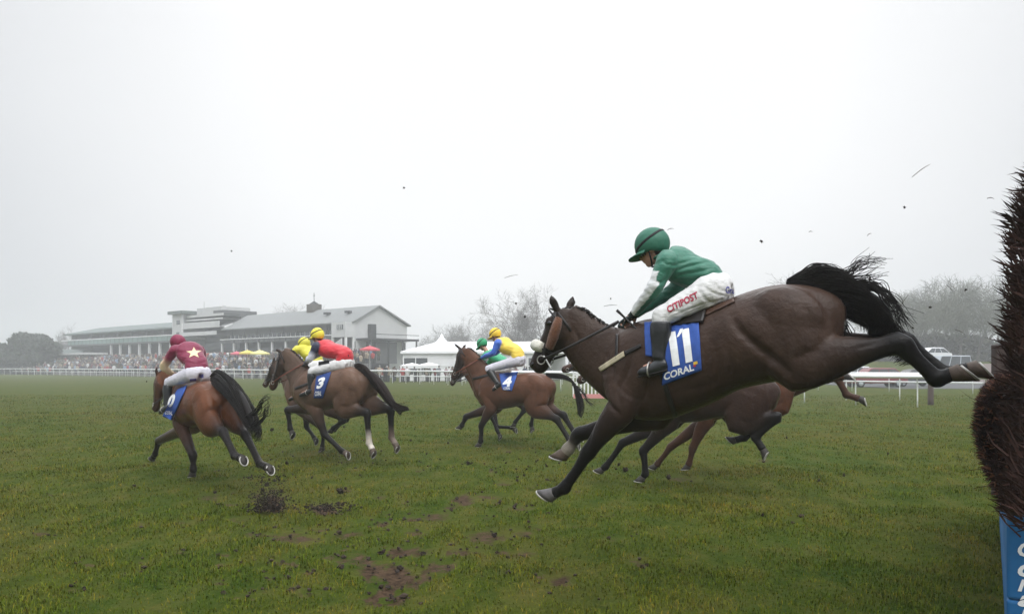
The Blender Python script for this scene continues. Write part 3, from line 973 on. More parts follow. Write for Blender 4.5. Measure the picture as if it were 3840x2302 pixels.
def decal_uv(uv, f, quad, bvh, name, mt, parent, off=.004):
    """set flat shapes (unit square, v up) down on a surface inside quad (tl, tr, br, bl)"""
    q = np.array(quad, float); co = []; miss = 0
    ys = []
    for (u, v) in uv:
        v = 1 - v
        p = (q[0]*(1-u) + q[1]*u)*(1-v) + (q[3]*(1-u) + q[2]*u)*v
        loc, nor, idx, d = ray(p[0], p[1], bvh)
        if loc is None: co.append((p, None, None))
        else: co.append((p, np.array(loc), np.array(nor))); ys.append(loc[1])
    if not ys: return None
    my = float(np.median(ys)); out = []
    for p, loc, nor in co:
        if loc is None or abs(loc[1] - my) > .35: out.append(at(p[0], p[1], my))
        else:
            view = unit(loc - V3(0, 0, CAM_H))
            if np.dot(nor, view) > 0: nor = -nor
            out.append(loc + nor*off)
    return MB().add(np.array(out), f).build(name, mt, parent, False)

def lettering(body, quad, bvh, mt, parent, name='lettering', bold=.02, off=.004, shear=0.0):
    uv, f = text_mesh(body, bold, shear)
    return decal_uv(uv, f, quad, bvh, name, mt, parent, off)

def poly_uv(pts):
    """flat polygon cut into small triangles"""
    bm = bmesh.new()
    vs = [bm.verts.new((x, y, 0)) for x, y in pts]
    bm.faces.new(vs)
    bmesh.ops.triangulate(bm, faces=bm.faces)
    for _ in range(3):
        bmesh.ops.subdivide_edges(bm, edges=[e for e in bm.edges if e.calc_length() > .15], cuts=1)
        bmesh.ops.triangulate(bm, faces=bm.faces)
    bm.verts.index_update()
    uv = np.array([w.co[:2] for w in bm.verts]); f = [tuple(w.index for w in q.verts) for q in bm.faces]
    bm.free()
    return uv, f

def strap_round(H, s0, z0, s1, z1, name, mt, r=(.022,.006), phi=(-2.6, 2.6), n=40):
    """a strap lying round the trunk through template points top (s0, z0) and bottom (s1, z1)"""
    tr, F = H['tr'], H['F']
    a, b = tr(s0, z0), tr(s1, z1)
    c = (a + b)/2; h = (a - b)/2
    P = []
    for q in np.linspace(phi[0], phi[1], n):
        d = h*math.cos(q) + V3(0, math.sin(q)*.5, 0)
        org = F.W(c + d*2.2); dirv = Vector(F.W(c) - org).normalized()
        loc, nor, i, dist = H['bvh'].ray_cast(Vector(org), dirv)
        if loc is not None: P.append(np.array(loc) + np.array(nor)*.006)
    if len(P) < 4: return None
    P = np.array(P)
    # oriented ribbon: thin along the surface normal
    v, fc = tube(P, np.full((len(P), 2), 1.0)*np.array([r[1], r[0]]), side=H['F'].d, n=8, sub=1)
    return MB().add(v, fc).build(name, mt, H['root'], True)
# ------------------------------------------------------------------ jockeys
def wrinkle(me, amp, freq, seed, stretch=(1, 1, 1)):
    co, no = mesh_co(me), mesh_no(me)
    d = np.empty(len(co))
    for i, c in enumerate(co):
        q = Vector((c[0]*freq*stretch[0] + seed, c[1]*freq*stretch[1], c[2]*freq*stretch[2]))
        d[i] = mnoise.noise(q) + .5*mnoise.noise(q*2.1)
    me.vertices.foreach_set('co', (co + no*(d*amp)[:, None]).ravel()); me.update()

def seg_paint(me, segs, attr, blend=.006):
    co = mesh_co(me)
    ds, cs = [], []
    for (a, b, ra, rb, ca_, cb_, hard) in segs:
        ab = b - a; t = np.clip(((co - a) @ ab) / max(ab @ ab, 1e-9), 0, 1)
        ds.append(np.linalg.norm(co - (a + t[:, None]*ab), axis=1) - (ra + (rb-ra)*t))
        tt = np.where(t > .5, 1.0, 0.0) if hard else t
        cs.append(np.array(ca_) + (np.array(cb_)-np.array(ca_))*tt[:, None])
    ds = np.array(ds); mn = ds.min(0); wsum = 0; csum = 0
    for d, c in zip(ds, cs):
        w = np.exp(-(d - mn) / blend); wsum = wsum + w; csum = csum + c*w[:, None]
    paint(me, attr, csum / wsum[:, None])

def jockey(F, label, J, silk, sleeve, cap, breeches='breeches', k=1.0, voxel=.012, sleeve_split=None, glove='glove', band=(.012,.012,.014),
           capband=True, boots=True, group='jockeys riding in the race', visor=None, fat=1.0, pattern=None, folds=None, leg_folds=None):
    S = lambda p, v=0.0: (np.asarray(p, float) if len(p) == 3 and abs(p[0]) < 10 else F.px(p[0], p[1], v))
    W = lambda q: F.W(np.asarray(q, float))
    gv = lambda n, v: (np.asarray(J[n], float) if abs(J[n][0]) < 10 else S(J[n][:2], J[n][2] if len(J[n]) == 3 else v))
    pel, chest, neck, head = S(J['pelvis']), S(J['chest']), S(J['neck']), gv('head', 0.0)
    waist = S(J['waist']) if 'waist' in J else (pel + chest)/2
    root = thing('person', W(pel), label, 'person', group)
    LAT = F.l
    # head axes
    hu = unit(head - neck); hf = S(J['face']) - head
    hf[1] = J.get('turn', 0.0)
    hf = unit(hf); hu = unit(hu - hf*np.dot(hu, hf)); hs = np.cross(hf, hu); hs = hs if hs[1] > 0 else -hs
    wv = lambda q: q[0]*F.d + q[1]*F.l + q[2]*F.up
    WF, WU, WS = wv(hf), wv(hu), wv(hs)
    hc = W(head)
    hp = lambda f, s, u: hc + k*(f*WF + s*WS + u*WU)
    body, jk, br = [], [], []
    sj, limbs = [], {}
    def add(lst, Q, Rr, segs=None, cols=None, hard=False, **kw):
        Q = np.array(Q); lst.append(tube(W(Q), np.asarray(Rr, float)*k, side=kw.pop('side', LAT), **kw))
        if segs is not None:
            Rm = np.asarray(Rr, float)*k; Rm = Rm if Rm.ndim == 1 else Rm.mean(1)
            for i in range(len(Q)-1): segs.append((W(Q[i]), W(Q[i+1]), Rm[i], Rm[i+1], cols[i], cols[i+1], hard))
    tdir = unit(chest - pel)
    tp = unit(V3(tdir[2], 0, -tdir[0])); tp = tp if tp[2] < 0 else -tp         # towards the belly
    TQ = [pel - tdir*.03, pel + tdir*.06, waist, chest - tdir*.08, chest + tdir*.04, neck*.55 + chest*.45 , neck]
    TR = [(.095,.135), (.110,.150), (.100,.140), (.122,.165), (.120,.175), (.085,.120), (.055,.058)]
    add(jk, TQ[1:], [(a*1.06*fat, b*1.06*fat) for a, b in TR[1:]], sj, [silk]*6, n=24, sub=5)
    add(body, TQ, [(a*.9, b*.9) for a, b in TR], n=18, sub=4)
    add(body, [neck - hu*.02, (neck+head)/2, head - hu*.05*k], [.053, .052, .055], n=14, sub=3)
    sh_c = chest*.62 + neck*.38
    wrist_info = []
    for sgn, sd in ((1, 'L'), (-1, 'R')):
        sh = gv('shoulder'+sd, sgn*.185*k) if 'shoulder'+sd in J else sh_c + V3(0, sgn*.185*k, 0) + tp*.0
        el = gv('elbow'+sd, sgn*.24*k); wr = gv('wrist'+sd, sgn*.075)
        ua = unit(el - sh); fa = unit(wr - el)
        c_up, c_mid, c_lo = (sleeve if isinstance(sleeve[0], (tuple, list)) else (sleeve,)*3)
        side = None
        add(jk, [sh_c + V3(0, sgn*.10*k, 0), sh, sh*.6+el*.4, el - ua*.04, el + fa*.03, el*.5+wr*.5, wr - fa*.015],
            [(.085,.085), (.083,.080), (.070,.068), (.062,.060), (.060,.058), (.050,.048), (.037,.036)], sj, [c_up, c_up, c_up, c_mid, c_mid, c_lo, c_lo], side=V3(*F.d) if False else None, n=14, sub=4)
        add(body, [sh_c + V3(0, sgn*.08*k, 0), sh, el, wr], [.050, .042, .022, .024], side=None, n=12, sub=5)
        limbs['sh'+sd], limbs['el'+sd], limbs['wr'+sd] = W(sh), W(el), W(wr)
        # hand: palm, four bent fingers of different lengths, thumb from the side of the palm
        pn = unit(V3(fa[2], 0, -fa[0])); pn = pn if pn[2] < 0 else -pn       # palm side
        lat = V3(0, 1, 0); lat = unit(lat - fa*np.dot(lat, fa)); pn = unit(np.cross(fa, lat)); pn = pn if pn[2] < 0 else -pn
        gl = []
        def hadd(Q, r, n=10, sub=3):
            gl.append(tube(W(np.array(Q)), np.asarray(r, float)*k, n=n, sub=sub))
        hadd([wr - fa*.05, wr, wr + fa*.025], [.034, .031, .030])
        gl.append(blob(W(wr + fa*.055*k), (wv(fa), wv(lat), wv(pn)), (.05*k, .042*k, .020*k)))
        for q, (o, ln) in enumerate(((-.031, .88), (-.0105, 1.0), (.0105, .96), (.031, .76))):
            b0 = wr + fa*.085*k + lat*o*k*-sgn
            ln *= k
            hadd([b0 - fa*.02, b0 + fa*.018*ln, b0 + fa*.045*ln + pn*.014*ln, b0 + fa*.046*ln + pn*.042*ln, b0 + fa*.020*ln + pn*.056*ln], [.0105, .0105, .0100, .0092, .0078], 8)
        tb = wr + fa*.03*k + lat*.034*k*-sgn + pn*.008
        hadd([tb - fa*.01, tb + fa*.028*k + lat*.014*k*-sgn + pn*.012*k, tb + fa*.055*k + lat*.002*-sgn + pn*.032*k], [.013, .012, .009], 8)
        body += [(W(wr) + (v - W(wr))*.96, f) for v, f in gl]
        limbs['glove'+sd] = gl
        # legs
        hp_ = pel + V3(0, sgn*.085*k, 0) - tdir*.0
        kn, an, toe = gv('knee'+sd, sgn*.25*k), gv('ankle'+sd, sgn*.29*k), gv('toe'+sd, sgn*.30*k)
        th = unit(kn - hp_); shn = unit(an - kn)
        add(br, [pel + V3(0, sgn*.03, 0), hp_ + th*.02, hp_*.6 + kn*.4, kn - th*.06, kn, kn + shn*.07],
            [(.120,.110), (.125,.105), (.098,.085), (.078,.068), (.070,.062), (.056,.052)], n=18, sub=4)
        add(body, [hp_, hp_*.5+kn*.5, kn, kn*.65+an*.35, an, an + (toe-an)*.5, toe], [(.09,.085), (.075,.07), (.048,.046), (.045,.043), (.022,.022), (.018,.02), (.012,.015)], n=14, sub=4)
        limbs['boot'+sd] = (kn, an, toe, shn)
    add(br, [pel - tdir*.07, pel, pel + tdir*.09], [(.10,.115), (.128,.155), (.112,.150)], n=22, sub=4)
    # head with a face
    fr = lambda f, s, u, a, b, c: body.append(blob(hp(f, s, u), (WF, WS, WU), (a*k, b*k, c*k), 18, 12))
    fr(0, 0, 0, .098, .076, .105); fr(.030, 0, -.062, .066, .058, .072); fr(.058, 0, -.118, .030, .030, .024)
    fr(.078, 0, -.018, .020, .052, .016); fr(.088, 0, -.083, .014, .024, .012); fr(.090, 0, -.092, .012, .020, .008)
    body.append(tube(np.array([hp(.086,0,-.015), hp(.102,0,-.040), hp(.112,0,-.058), hp(.094,0,-.066)]), np.array([.010,.012,.015,.012])*k, n=8, sub=2))
    for s in (1, -1):
        fr(.050, s*.040, -.050, .026, .020, .022)
        fr(-.005, s*.078, -.035, .022, .009, .033)
    bm_ = fuse(body, 'body', min(voxel, .010) if k*voxel < .02 else voxel, smooth=4)
    link('body', bm_, M['skin'], root)
    for s in (1, -1):
        v, f = blob(hp(.079, s*.031, -.036), (WF, WS, WU), (.012*k, .014*k, .010*k), 10, 8)
        MB().add(v, f).build('eye', M['print_white'], root, True)
    # jacket
    jm = fuse(jk, 'silks', voxel, smooth=5)
    wrinkle(jm, .0075*k, 9.0/k, 3.0, (1, 1, 1.9))
    if folds: carve(jm, folds)
    seg_paint(jm, sj, 'silk')
    if pattern or sleeve_split:
        co = mesh_co(jm); a = np.empty(len(co)*4); jm.color_attributes['silk'].data.foreach_get('color', a); a = a.reshape(-1, 4)
        if sleeve_split: sleeve_split(co, a, limbs, F)
        if pattern: pattern(co, a, limbs, F)
        jm.color_attributes['silk'].data.foreach_set('color', a.ravel())
    jo = link('silks', jm, M['silk'], root)
    # collar
    P = [W(neck) + .062*k*(math.cos(q)*unit(np.cross(wv(hu), F.l)) + math.sin(q)*F.l) for q in np.linspace(0, 2*math.pi, 20)]
    v, f = tube(np.array(P), np.full((20, 2), .012*k), n=8, sub=1)
    co_ = MB().add(v, f).mesh('collar'); paint(co_, 'silk', silk); link('collar', co_, M['silk'], jo)
    # breeches
    bm2 = fuse(br, 'breeches', voxel, smooth=5)
    wrinkle(bm2, .006*k, 10.0/k, 9.0, (1.8, 1.8, 1))
    if leg_folds: carve(bm2, leg_folds)
    bo = link('breeches', bm2, M[breeches], root)
    for sd in 'LR':
        gm = fuse(limbs['glove'+sd], 'glove', .006*max(k, 1) if voxel < .013 else .009, smooth=2)
        link('glove', gm, M[glove], root)
        kn, an, toe, shn = limbs['boot'+sd]
        fd = unit(toe - an)
        parts = [tube(W(np.array([kn + shn*.045, kn + shn*.09, kn*.62+an*.38, an - shn*.09, an - shn*.02])), np.array([(.074,.068), (.078,.070), (.076,.068), (.058,.052), (.054,.050)])*k, side=LAT, n=16, sub=4),
                 tube(W(np.array([an - fd*.065*k + shn*.03*k, an - fd*.02 + shn*.03*k, an + fd*.06*k + shn*.038*k, toe + shn*.035*k, toe + fd*.035*k + shn*.04*k])), np.array([(.036,.036), (.056,.044), (.045,.046), (.034,.046), (.018,.030)])*k, side=LAT, n=14, sub=4)]
        b_ = link('boot', fuse(parts, 'boot', .009*max(k,1), smooth=4), M['boot'], root)
        mb = MB()
        v, f = tube(W(np.array([an - fd*.07*k + shn*.075*k, an + fd*.03*k + shn*.072*k, toe + fd*.04*k + shn*.062*k])), np.array([(.009,.034), (.008,.040), (.006,.030)])*k, side=LAT, n=10, sub=4)
        mb.add(v, f); mb.build('boot_sole', M['leather'], b_, True)
        P = [an + fd*.07*k + V3(0, math.sin(q)*.056, 0)*k + (-shn)*(math.cos(q)*.052 - .03)*k for q in np.linspace(0, 2*math.pi, 18)]
        v, f = tube(W(np.array(P)), np.full((18, 2), .006*k), n=6, sub=1)
        MB().add(v, f).build('stirrup', M['steel'], root, True)
    # helmet: shell, peak, silk cover colour, goggle band
    v, f = blob(hp(-.004, 0, .016), (WF, WS, WU), (.136*k, .112*k, .128*k), 28, 18)
    loc = (v - hp(0, 0, 0)) @ np.stack([WF, WS, WU], 1) / k
    low = -.030 - .055*np.clip(-loc[:, 0]/.13, 0, 1) - .012
    u = np.maximum(loc[:, 2], low)
    v = hp(0, 0, 0) + k*(loc[:, :1]*WF + loc[:, 1:2]*WS + u[:, None]*WU)
    hm = MB().add(v, f)
    me = hm.mesh('helmet')
    capf = cap if callable(cap) else (lambda lc: np.tile(np.array(cap), (len(lc), 1)))
    paint(me, 'silk', capf(loc))
    ho = link('helmet', me, M['cap'], root)
    vis, vf = [], []
    n = 15
    for i in range(n):
        q = -1.25 + 2.5*i/(n-1)
        rin, rout = .118, .118 + .085*math.cos(q*1.05)
        for (r, dz) in ((rin, 0), (rout, -.022)):
            for th in (.006, -.004):
                vis.append(hp(math.cos(q)*r*1.02 - .004, math.sin(q)*r*.86, -.022 + dz + th))
    for i in range(n-1):
        a = i*4; b = a + 4
        vf += [(a, a+2, b+2, b), (a+1, b+1, b+3, a+3), (a+2, a+3, b+3, b+2), (a, b, b+1, a+1)]
    vf += [(0, 1, 3, 2), (4*n-4, 4*n-2, 4*n-1, 4*n-3)]
    vm = MB().add(np.array(vis), vf).mesh('peak')
    vc = visor if visor else (cap if not callable(cap) else (.02, .02, .02))
    paint(vm, 'silk', vc); link('peak', vm, M['cap'], ho)
    if capband:
        P = []
        for q in np.linspace(0, 2*math.pi, 30):
            uz = .040 - .048*math.cos(q); sc_ = math.sqrt(max(1 - ((uz-.016)/.128)**2, .1))
            P.append(hp(math.cos(q)*.137*sc_ - .004, math.sin(q)*.113*sc_, uz))
        v, f = tube(np.array(P), np.full((30, 2), 1.0)*np.array([.0025*k, .010*k]), side=WU*.9 + WF*.35, n=8, sub=1)
        MB().add(v, f).build('goggle_strap', M['print_black'], ho, True)
        P = [hp(.118*math.cos(q*.9), math.sin(q*.9)*.108, .052 + .03*math.cos(q)) for q in np.linspace(-.8, .8, 12)]
    P = [hp(.088*math.cos(q) + .012, math.sin(q)*.078, -.036) for q in np.linspace(-1.15, 1.15, 14)]
    v, f = tube(np.array(P), np.full((14, 2), 1.0)*np.array([.008*k, .022*k]), side=WU, n=8, sub=1)
    MB().add(v, f).build('goggles', M['goggles'], ho, True)
    P = [hp(.020, s*.079*max(math.cos(q*.5), .12), -.030 - .125*math.sin((q+1.57)/2) if False else -.03) for s, q in ((1, 0),)]
    P = [hp(.012 + .035*(1-abs(t)), .082*t, -.028 - .118*math.sqrt(max(1 - t*t, 0))) for t in np.linspace(-1, 1, 18)]
    v, f = tube(np.array(P), np.full((18, 2), .0065*k), n=6, sub=1)
    MB().add(v, f).build('chin_strap', M['print_black'], ho, True)
    # hair at the nape
    v, f = blob(hp(-.045, 0, -.055), (WF, WS, WU), (.060*k, .070*k, .045*k), 16, 10)
    MB().add(v, f).build('hair', M['hairman'], root, True)
    rl = np.array(root.location)
    mk = lambda me_: BVHTree.FromPolygons([tuple(c) for c in mesh_co(me_) + rl], [tuple(q.vertices) for q in me_.polygons])
    return dict(root=root, silks=jo, breeches=bo, helmet=ho, bj=mk(jm), bb=mk(bm2), limbs=limbs, F=F)
# ------------------------------------------------------------------ the leading group, nearest first
GREEN = (.030,.155,.100)
GRACE = 'horses galloping in the race'
DK = dict(body=(.050,.030,.022), dark=(.020,.014,.011), leg=(.007,.006,.0055), muzzle=(.022,.015,.012), neck=(.048,.030,.022), face=(.026,.018,.014))
F1 = Frame(2430, 6.0, 28)
A = horse(F1, 'dark brown horse in mid leap beside the birch fence, white fleece noseband, cloth number 11',
    withers=(2440,1192), croup=(2893,1072), poll=(2090,1162), nose=(1999,1378), col=DK, k=1.04, depth=1.0, voxel=.013, group=GRACE,
    LF=[(2207,1695),(2117,1828),(2046,1866)], RF=[(2172,1628),(2130,1684),(2098,1722)],
    LH=[(3375,1290),(3512,1420),(3625,1388)], RH=[(3385,1278),(3540,1400),(3690,1378)],
    elbowL=(2335,1520), stifleL=(2995,1362), stifleR=(3040,1340), neck_r=1.12, head_k=1.2, leg_k=1.16,
    ears=[(2064,1104),(2149,1110)], ear_base=[(2086,1156),(2134,1156)], neck_arc=-.035,
    tail=dict(path=[(2968,1072),(3058,1092,-.03),(3150,1106,-.05),(3240,1142,-.06),(3298,1200,-.06),(3290,1262,-.05)], rad=[.035,.13,.21,.26,.27,.20], flat=.55,
              wisps=[((3080,1045),(3180,1025),(3230,990),(3290,970),26), ((3150,1070),(3270,1075),(3345,1130),(3392,1215),50), ((3120,1050),(3230,1040),(3300,1030),14), ((3110,1150,.03),(3140,1230,.03),(3185,1295,.03),90), ((3150,1180,-.1),(3170,1250,-.1),(3215,1310,-.1),60)]),
    tailn=1400, tail_r=.0036, socks=dict(RF=((.25,.22,.18),(.30,.26,.21))), hoofcol=dict(LF='hoof_grey', RF='hoof_pale', LH='hoof_pale', RH='hoof_pale'), hands=(2320,1205),
    grooves=[([(2745,1185),(2775,1240),(2850,1310),(2930,1372),(2975,1412)],.030,.026), ([(3005,1120),(3040,1200),(3060,1280),(3070,1340)],.035,.010), ([(2830,1130),(2880,1200),(2900,1290)],.05,.008),
             ([(2372,1330),(2350,1400),(2318,1470),(2330,1530)],.020,.014), ([(2425,1410),(2415,1480),(2380,1540)],.022,.012), ([(2262,1470),(2285,1515),(2330,1560)],.018,.016), ([(2300,1420),(2340,1470),(2390,1500)],.015,.008),
             ([(2270,1330),(2300,1390),(2290,1450)],.020,.010), ([(2200,1290),(2240,1250),(2300,1225)],.022,.008), ([(2540,1470),(2640,1450),(2740,1400)],.030,.007), ([(2640,1300),(2650,1400),(2640,1480)],.02,.005), ([(2680,1290),(2695,1380),(2690,1460)],.02,.005),([(2720,1280),(2738,1360),(2735,1430)],.02,.005),
             ([(2150,1230),(2170,1280),(2160,1325)],.016,.010), ([(2235,1570),(2215,1640),(2195,1690)],.012,.006), ([(3200,1310),(3270,1290),(3340,1265)],.018,.008)])
def white_fronts(co, a, L, F):
    # the near sleeve is white along its leading side
    for p0, p1, t0 in ((L['shL'], L['elL'], .5), (L['elL'], L['wrL'], -.2)):
        ax = unit(p1 - p0); fr = F.d - ax*np.dot(F.d, ax); fr = unit(fr)
        r = co - p0; t = (r @ ax)/np.linalg.norm(p1 - p0); rad = r - np.outer(r @ ax, ax)
        m = (t > t0) & (t < 1.1) & (np.linalg.norm(rad, axis=1) < .10) & (rad @ fr > -.004)
        a[m, :3] = (.72, .72, .72)
J1 = jockey(F1, 'person in green silks and cap with white breeches, crouched on the leaping horse numbered 11',
    dict(pelvis=(2690,1085), waist=(2650,1030), chest=(2545,992), neck=(2483,962), head=(2446,925), face=(2370,955),
         elbowL=(2456,1078,.23), wristL=(2375,1178,.09), elbowR=(2545,1075,-.24), wristR=(2370,1185,-.09), shoulderL=(2500,985,.18),
         kneeL=(2480,1186,.24), ankleL=(2472,1358,.28), toeL=(2412,1376,.29), kneeR=(2480,1186,-.24), ankleR=(2468,1345,-.28), toeR=(2405,1385,-.29)),
    silk=GREEN, sleeve=GREEN, cap=(.026,.135,.085), voxel=.010, sleeve_split=white_fronts,
    folds=[([(2530,1018),(2580,998),(2650,982)],.012,.014), ([(2520,1000),(2560,985),(2600,970)],.010,.011), ([(2535,1035),(2600,1022),(2670,1005)],.012,.010), ([(2560,1060),(2620,1045),(2690,1025)],.012,.010),
           ([(2505,1012),(2498,1040),(2480,1065)],.012,.009), ([(2480,975),(2500,990),(2530,995)],.010,.010), ([(2590,960),(2640,965),(2690,990)],.014,.007), ([(2455,1050),(2475,1060),(2490,1052)],.008,.005), ([(2440,1085),(2455,1098),(2470,1090)],.008,.005)],
    leg_folds=[([(2520,1185),(2600,1155),(2690,1125)],.009,.008), ([(2540,1198),(2620,1172),(2710,1135)],.009,.008), ([(2640,1075),(2680,1100),(2730,1112)],.010,.009), ([(2620,1090),(2650,1125),(2690,1140)],.010,.008), ([(2500,1190),(2520,1170),(2545,1165)],.008,.008), ([(2680,1060),(2700,1085),(2740,1095)],.010,.007), ([(2560,1180),(2640,1150),(2720,1118)],.008,.006)])

# bay with the maroon jockey, far left
F2 = Frame(722, 12.28, 50)
BAY1 = dict(body=(.120,.043,.018), dark=(.022,.012,.009), leg=(.010,.007,.006), muzzle=(.045,.024,.016), face=(.075,.035,.02))
MAROON = (.20,.012,.048); CREAM = (.78,.60,.38)
Bh = horse(F2, 'bright bay horse leading on the far left, black tail streaming, its hind shoes showing',
    withers=(0,0,1.53), croup=(-.88,0,1.485), poll=F2.px(600,1412,.20), nose=F2.px(582,1540,.27), col=BAY1, k=1.04, voxel=.015, group=GRACE, wide=1.12, leg_k=1.3, neck_r=1.15,
    LF=[(723,1706),(725,1758),(721,1788)], RF=[(595,1652),(582,1700),(570,1722)],
    LH=[(838,1622),(880,1708),(914,1722)], RH=[(922,1632),(974,1738),(1014,1757)],
    tail=dict(path=[(808,1436),(850,1452),(898,1500),(932,1560),(948,1612)], rad=[.12,.24,.30,.27,.14], flat=.6,
              wisps=[((930,1560),(965,1540),(985,1505),(1003,1490),16), ((945,1600),(985,1570),(1000,1540),(1003,1520),16), ((935,1600),(975,1610),(965,1640),(945,1655),8)]),
    tailn=420, tail_r=.007, hands=(.34,.05,1.56), bridle='leather_brown')
J2 = jockey(F2, 'person in maroon silks with a cream star on the back, riding the leftmost horse',
    dict(pelvis=(-.46,.07,1.60), waist=(-.38,.07,1.76), chest=(-.18,.10,1.92), neck=(.02,.13,2.00), head=(.12,.17,2.06), face=(.40,.30,2.02),
         elbowL=(.12,.40,1.70), wristL=(.30,.20,1.58), elbowR=(.10,-.20,1.70), wristR=(.32,.02,1.58),
         kneeL=(.10,.33,1.46), ankleL=(.05,.37,1.10), toeL=(.22,.39,1.05), kneeR=(.02,-.27,1.46), ankleR=(-.13,-.31,1.10), toeR=(.06,-.33,1.03)),
    silk=MAROON, sleeve=(MAROON, CREAM, CREAM), cap=MAROON, voxel=.013, breeches='breeches_lilac', capband=False, fat=1.12)

# brown horse with the red jockey
F3 = Frame(1182, 14.57, 30)
BR = dict(body=(.125,.072,.048), dark=(.030,.020,.016), leg=(.009,.008,.007), muzzle=(.075,.040,.026), neck=(.10,.064,.046), face=(.055,.036,.028))
WS = ((.50,.44,.38), (.60,.54,.48))
C = horse(F3, 'mouse brown horse carrying the rider in red, one hind sock white, cloth number 3',
    withers=(0,0,1.67), croup=(-.88,0,1.70), poll=(1060,1318), nose=(1016,1456), col=BR, k=1.08, neck_r=1.25, head_k=1.18, leg_k=1.26, wide=1.1, voxel=.016, group=GRACE,
    LF=[(1217,1628),(1281,1690),(1306,1704)], RF=[(1078,1536),(1088,1606),(1100,1632)],
    LH=[(1376,1548),(1384,1660),(1404,1702)], RH=[(1465,1538),(1468,1640),(1492,1682)], elbowL=(1182,1535),
    ears=[(1032,1308),(1077,1308)],
    tail=dict(path=[(1345,1390),(1390,1412),(1430,1455),(1465,1505),(1495,1527),(1530,1531)], rad=[.11,.22,.26,.22,.08,.03], flat=.6, wisps=[((1440,1500),(1480,1520),(1525,1522),8)]),
    tailn=380, tail_r=.008, socks=dict(LH=WS, RH=((.10,.07,.055),(.22,.17,.14))), hoofcol=dict(LH='hoof_pale', RH='hoof_pale', LF='hoof_pale'),
    bridle='leather', rein='rein_red', hands=(1140,1362), tail_mat='hair_brown')
RED = (.55,.018,.03); NAVY = (.012,.016,.045)
J3 = jockey(F3, 'person in red silks with striped navy sleeves and a yellow cap, on the brown horse',
    dict(pelvis=(1300,1365), waist=(1290,1325), chest=(1225,1305), neck=(1195,1288), head=(1190,1258), face=(1172,1262),
         elbowL=(1163,1345,.26), wristL=(1143,1365,.08), elbowR=(1160,1345,-.26), wristR=(1143,1365,-.08),
         kneeL=(1168,1392,.26), ankleL=(1165,1460,.30), toeL=(1130,1474,.31), kneeR=(1168,1392,-.26), ankleR=(1165,1460,-.30), toeR=(1130,1474,-.31)),
    silk=RED, sleeve=(NAVY, (.6,.6,.66), NAVY), cap=(.78,.68,.06), voxel=.013, fat=1.18)

# bay with the yellow and blue jockey
F4 = Frame(1873, 16.84, 28)
BAY2 = dict(body=(.105,.046,.026), dark=(.022,.014,.011), leg=(.008,.007,.006), muzzle=(.05,.03,.022), face=(.040,.026,.020))
YEL, BLUE = (.80,.58,.07), (.045,.13,.52)
D_ = horse(F4, 'bay horse under the rider in yellow and blue, its thin tail lifted',
    withers=(0,0,1.60), croup=(-.88,0,1.585), poll=(1729,1306), nose=(1696,1420), col=BAY2, k=1.09, neck_r=1.22, head_k=1.15, leg_k=1.26, wide=1.08, voxel=.016, group=GRACE,
    LF=[(1805,1596),(1803,1652),(1793,1676)], RF=[(1748,1562),(1732,1594),(1722,1608)],
    LH=[(2088,1572),(2135,1650),(2172,1672)], RH=[(2113,1556),(2155,1624),(2185,1640)],
    ears=[(1701,1286),(1747,1289)],
    tail=dict(path=[(2052,1408),(2110,1412),(2145,1430),(2168,1475),(2175,1520),(2174,1560)], rad=[.04,.05,.07,.12,.12,.05], flat=.5, wisps=[((2150,1440),(2185,1470),(2205,1505),(2230,1520),16), ((2160,1470),(2176,1520),(2174,1562),10)]),
    tailn=120, tail_r=.006, rein='rein_red', hands=(1800,1344))
J4 = jockey(F4, 'person in yellow silks with bright blue sleeves and a yellow cap',
    dict(pelvis=(1950,1350), waist=(1935,1316), chest=(1893,1293), neck=(1866,1274), head=(1857,1254), face=(1838,1262),
         elbowL=(1850,1322,.25), wristL=(1804,1342,.08), elbowR=(1860,1322,-.27), wristR=(1804,1342,-.08),
         kneeL=(1830,1383,.25), ankleL=(1868,1440,.29), toeL=(1848,1454,.30), kneeR=(1830,1383,-.25), ankleR=(1868,1440,-.29), toeR=(1848,1454,-.30)),
    silk=YEL, sleeve=BLUE, cap=(.82,.55,.05), voxel=.013, fat=1.22, breeches='breeches_lilac')

# runners hidden behind the others
F5 = Frame(1140, 16.2, 30)
E = horse(F5, 'black legged horse mostly hidden beyond the brown horse with the red rider',
    withers=(0,0,1.58), croup=(-.88,0,1.56), poll=(.85,0,1.78), nose=(1.15,0,1.30), col=BR, k=1.0, voxel=.02, group=GRACE,
    LF=[(1214,1610),(1209,1672),(1208,1690)], RF=[(1150,1600),(1178,1640),(1188,1655)],
    LH=[(1290,1575),(1250,1605),(1238,1622)], RH=[(1300,1570),(1262,1600),(1250,1618)], tail=None, mane=True, hands=(.5,0,1.60))
J5 = jockey(F5, 'person in pale yellow silks and cap, half hidden beyond the rider in red',
    dict(pelvis=(-.40,0,1.72), waist=(-.32,0,1.88), chest=(-.05,0,2.03), neck=(.12,0,2.08), head=(1141,1290), face=(1126,1298),
         elbowL=(.24,.27,1.78), wristL=(.52,.08,1.62), elbowR=(.24,-.27,1.78), wristR=(.52,-.08,1.62),
         kneeL=(.05,.27,1.55), ankleL=(-.13,.31,1.15), toeL=(.06,.33,1.08), kneeR=(.05,-.27,1.55), ankleR=(-.13,-.31,1.15), toeR=(.06,-.33,1.08)),
    silk=(.62,.57,.05), sleeve=(.62,.57,.05), cap=(.64,.59,.06), voxel=.016)
F6 = Frame(1842, 18.6, 28)
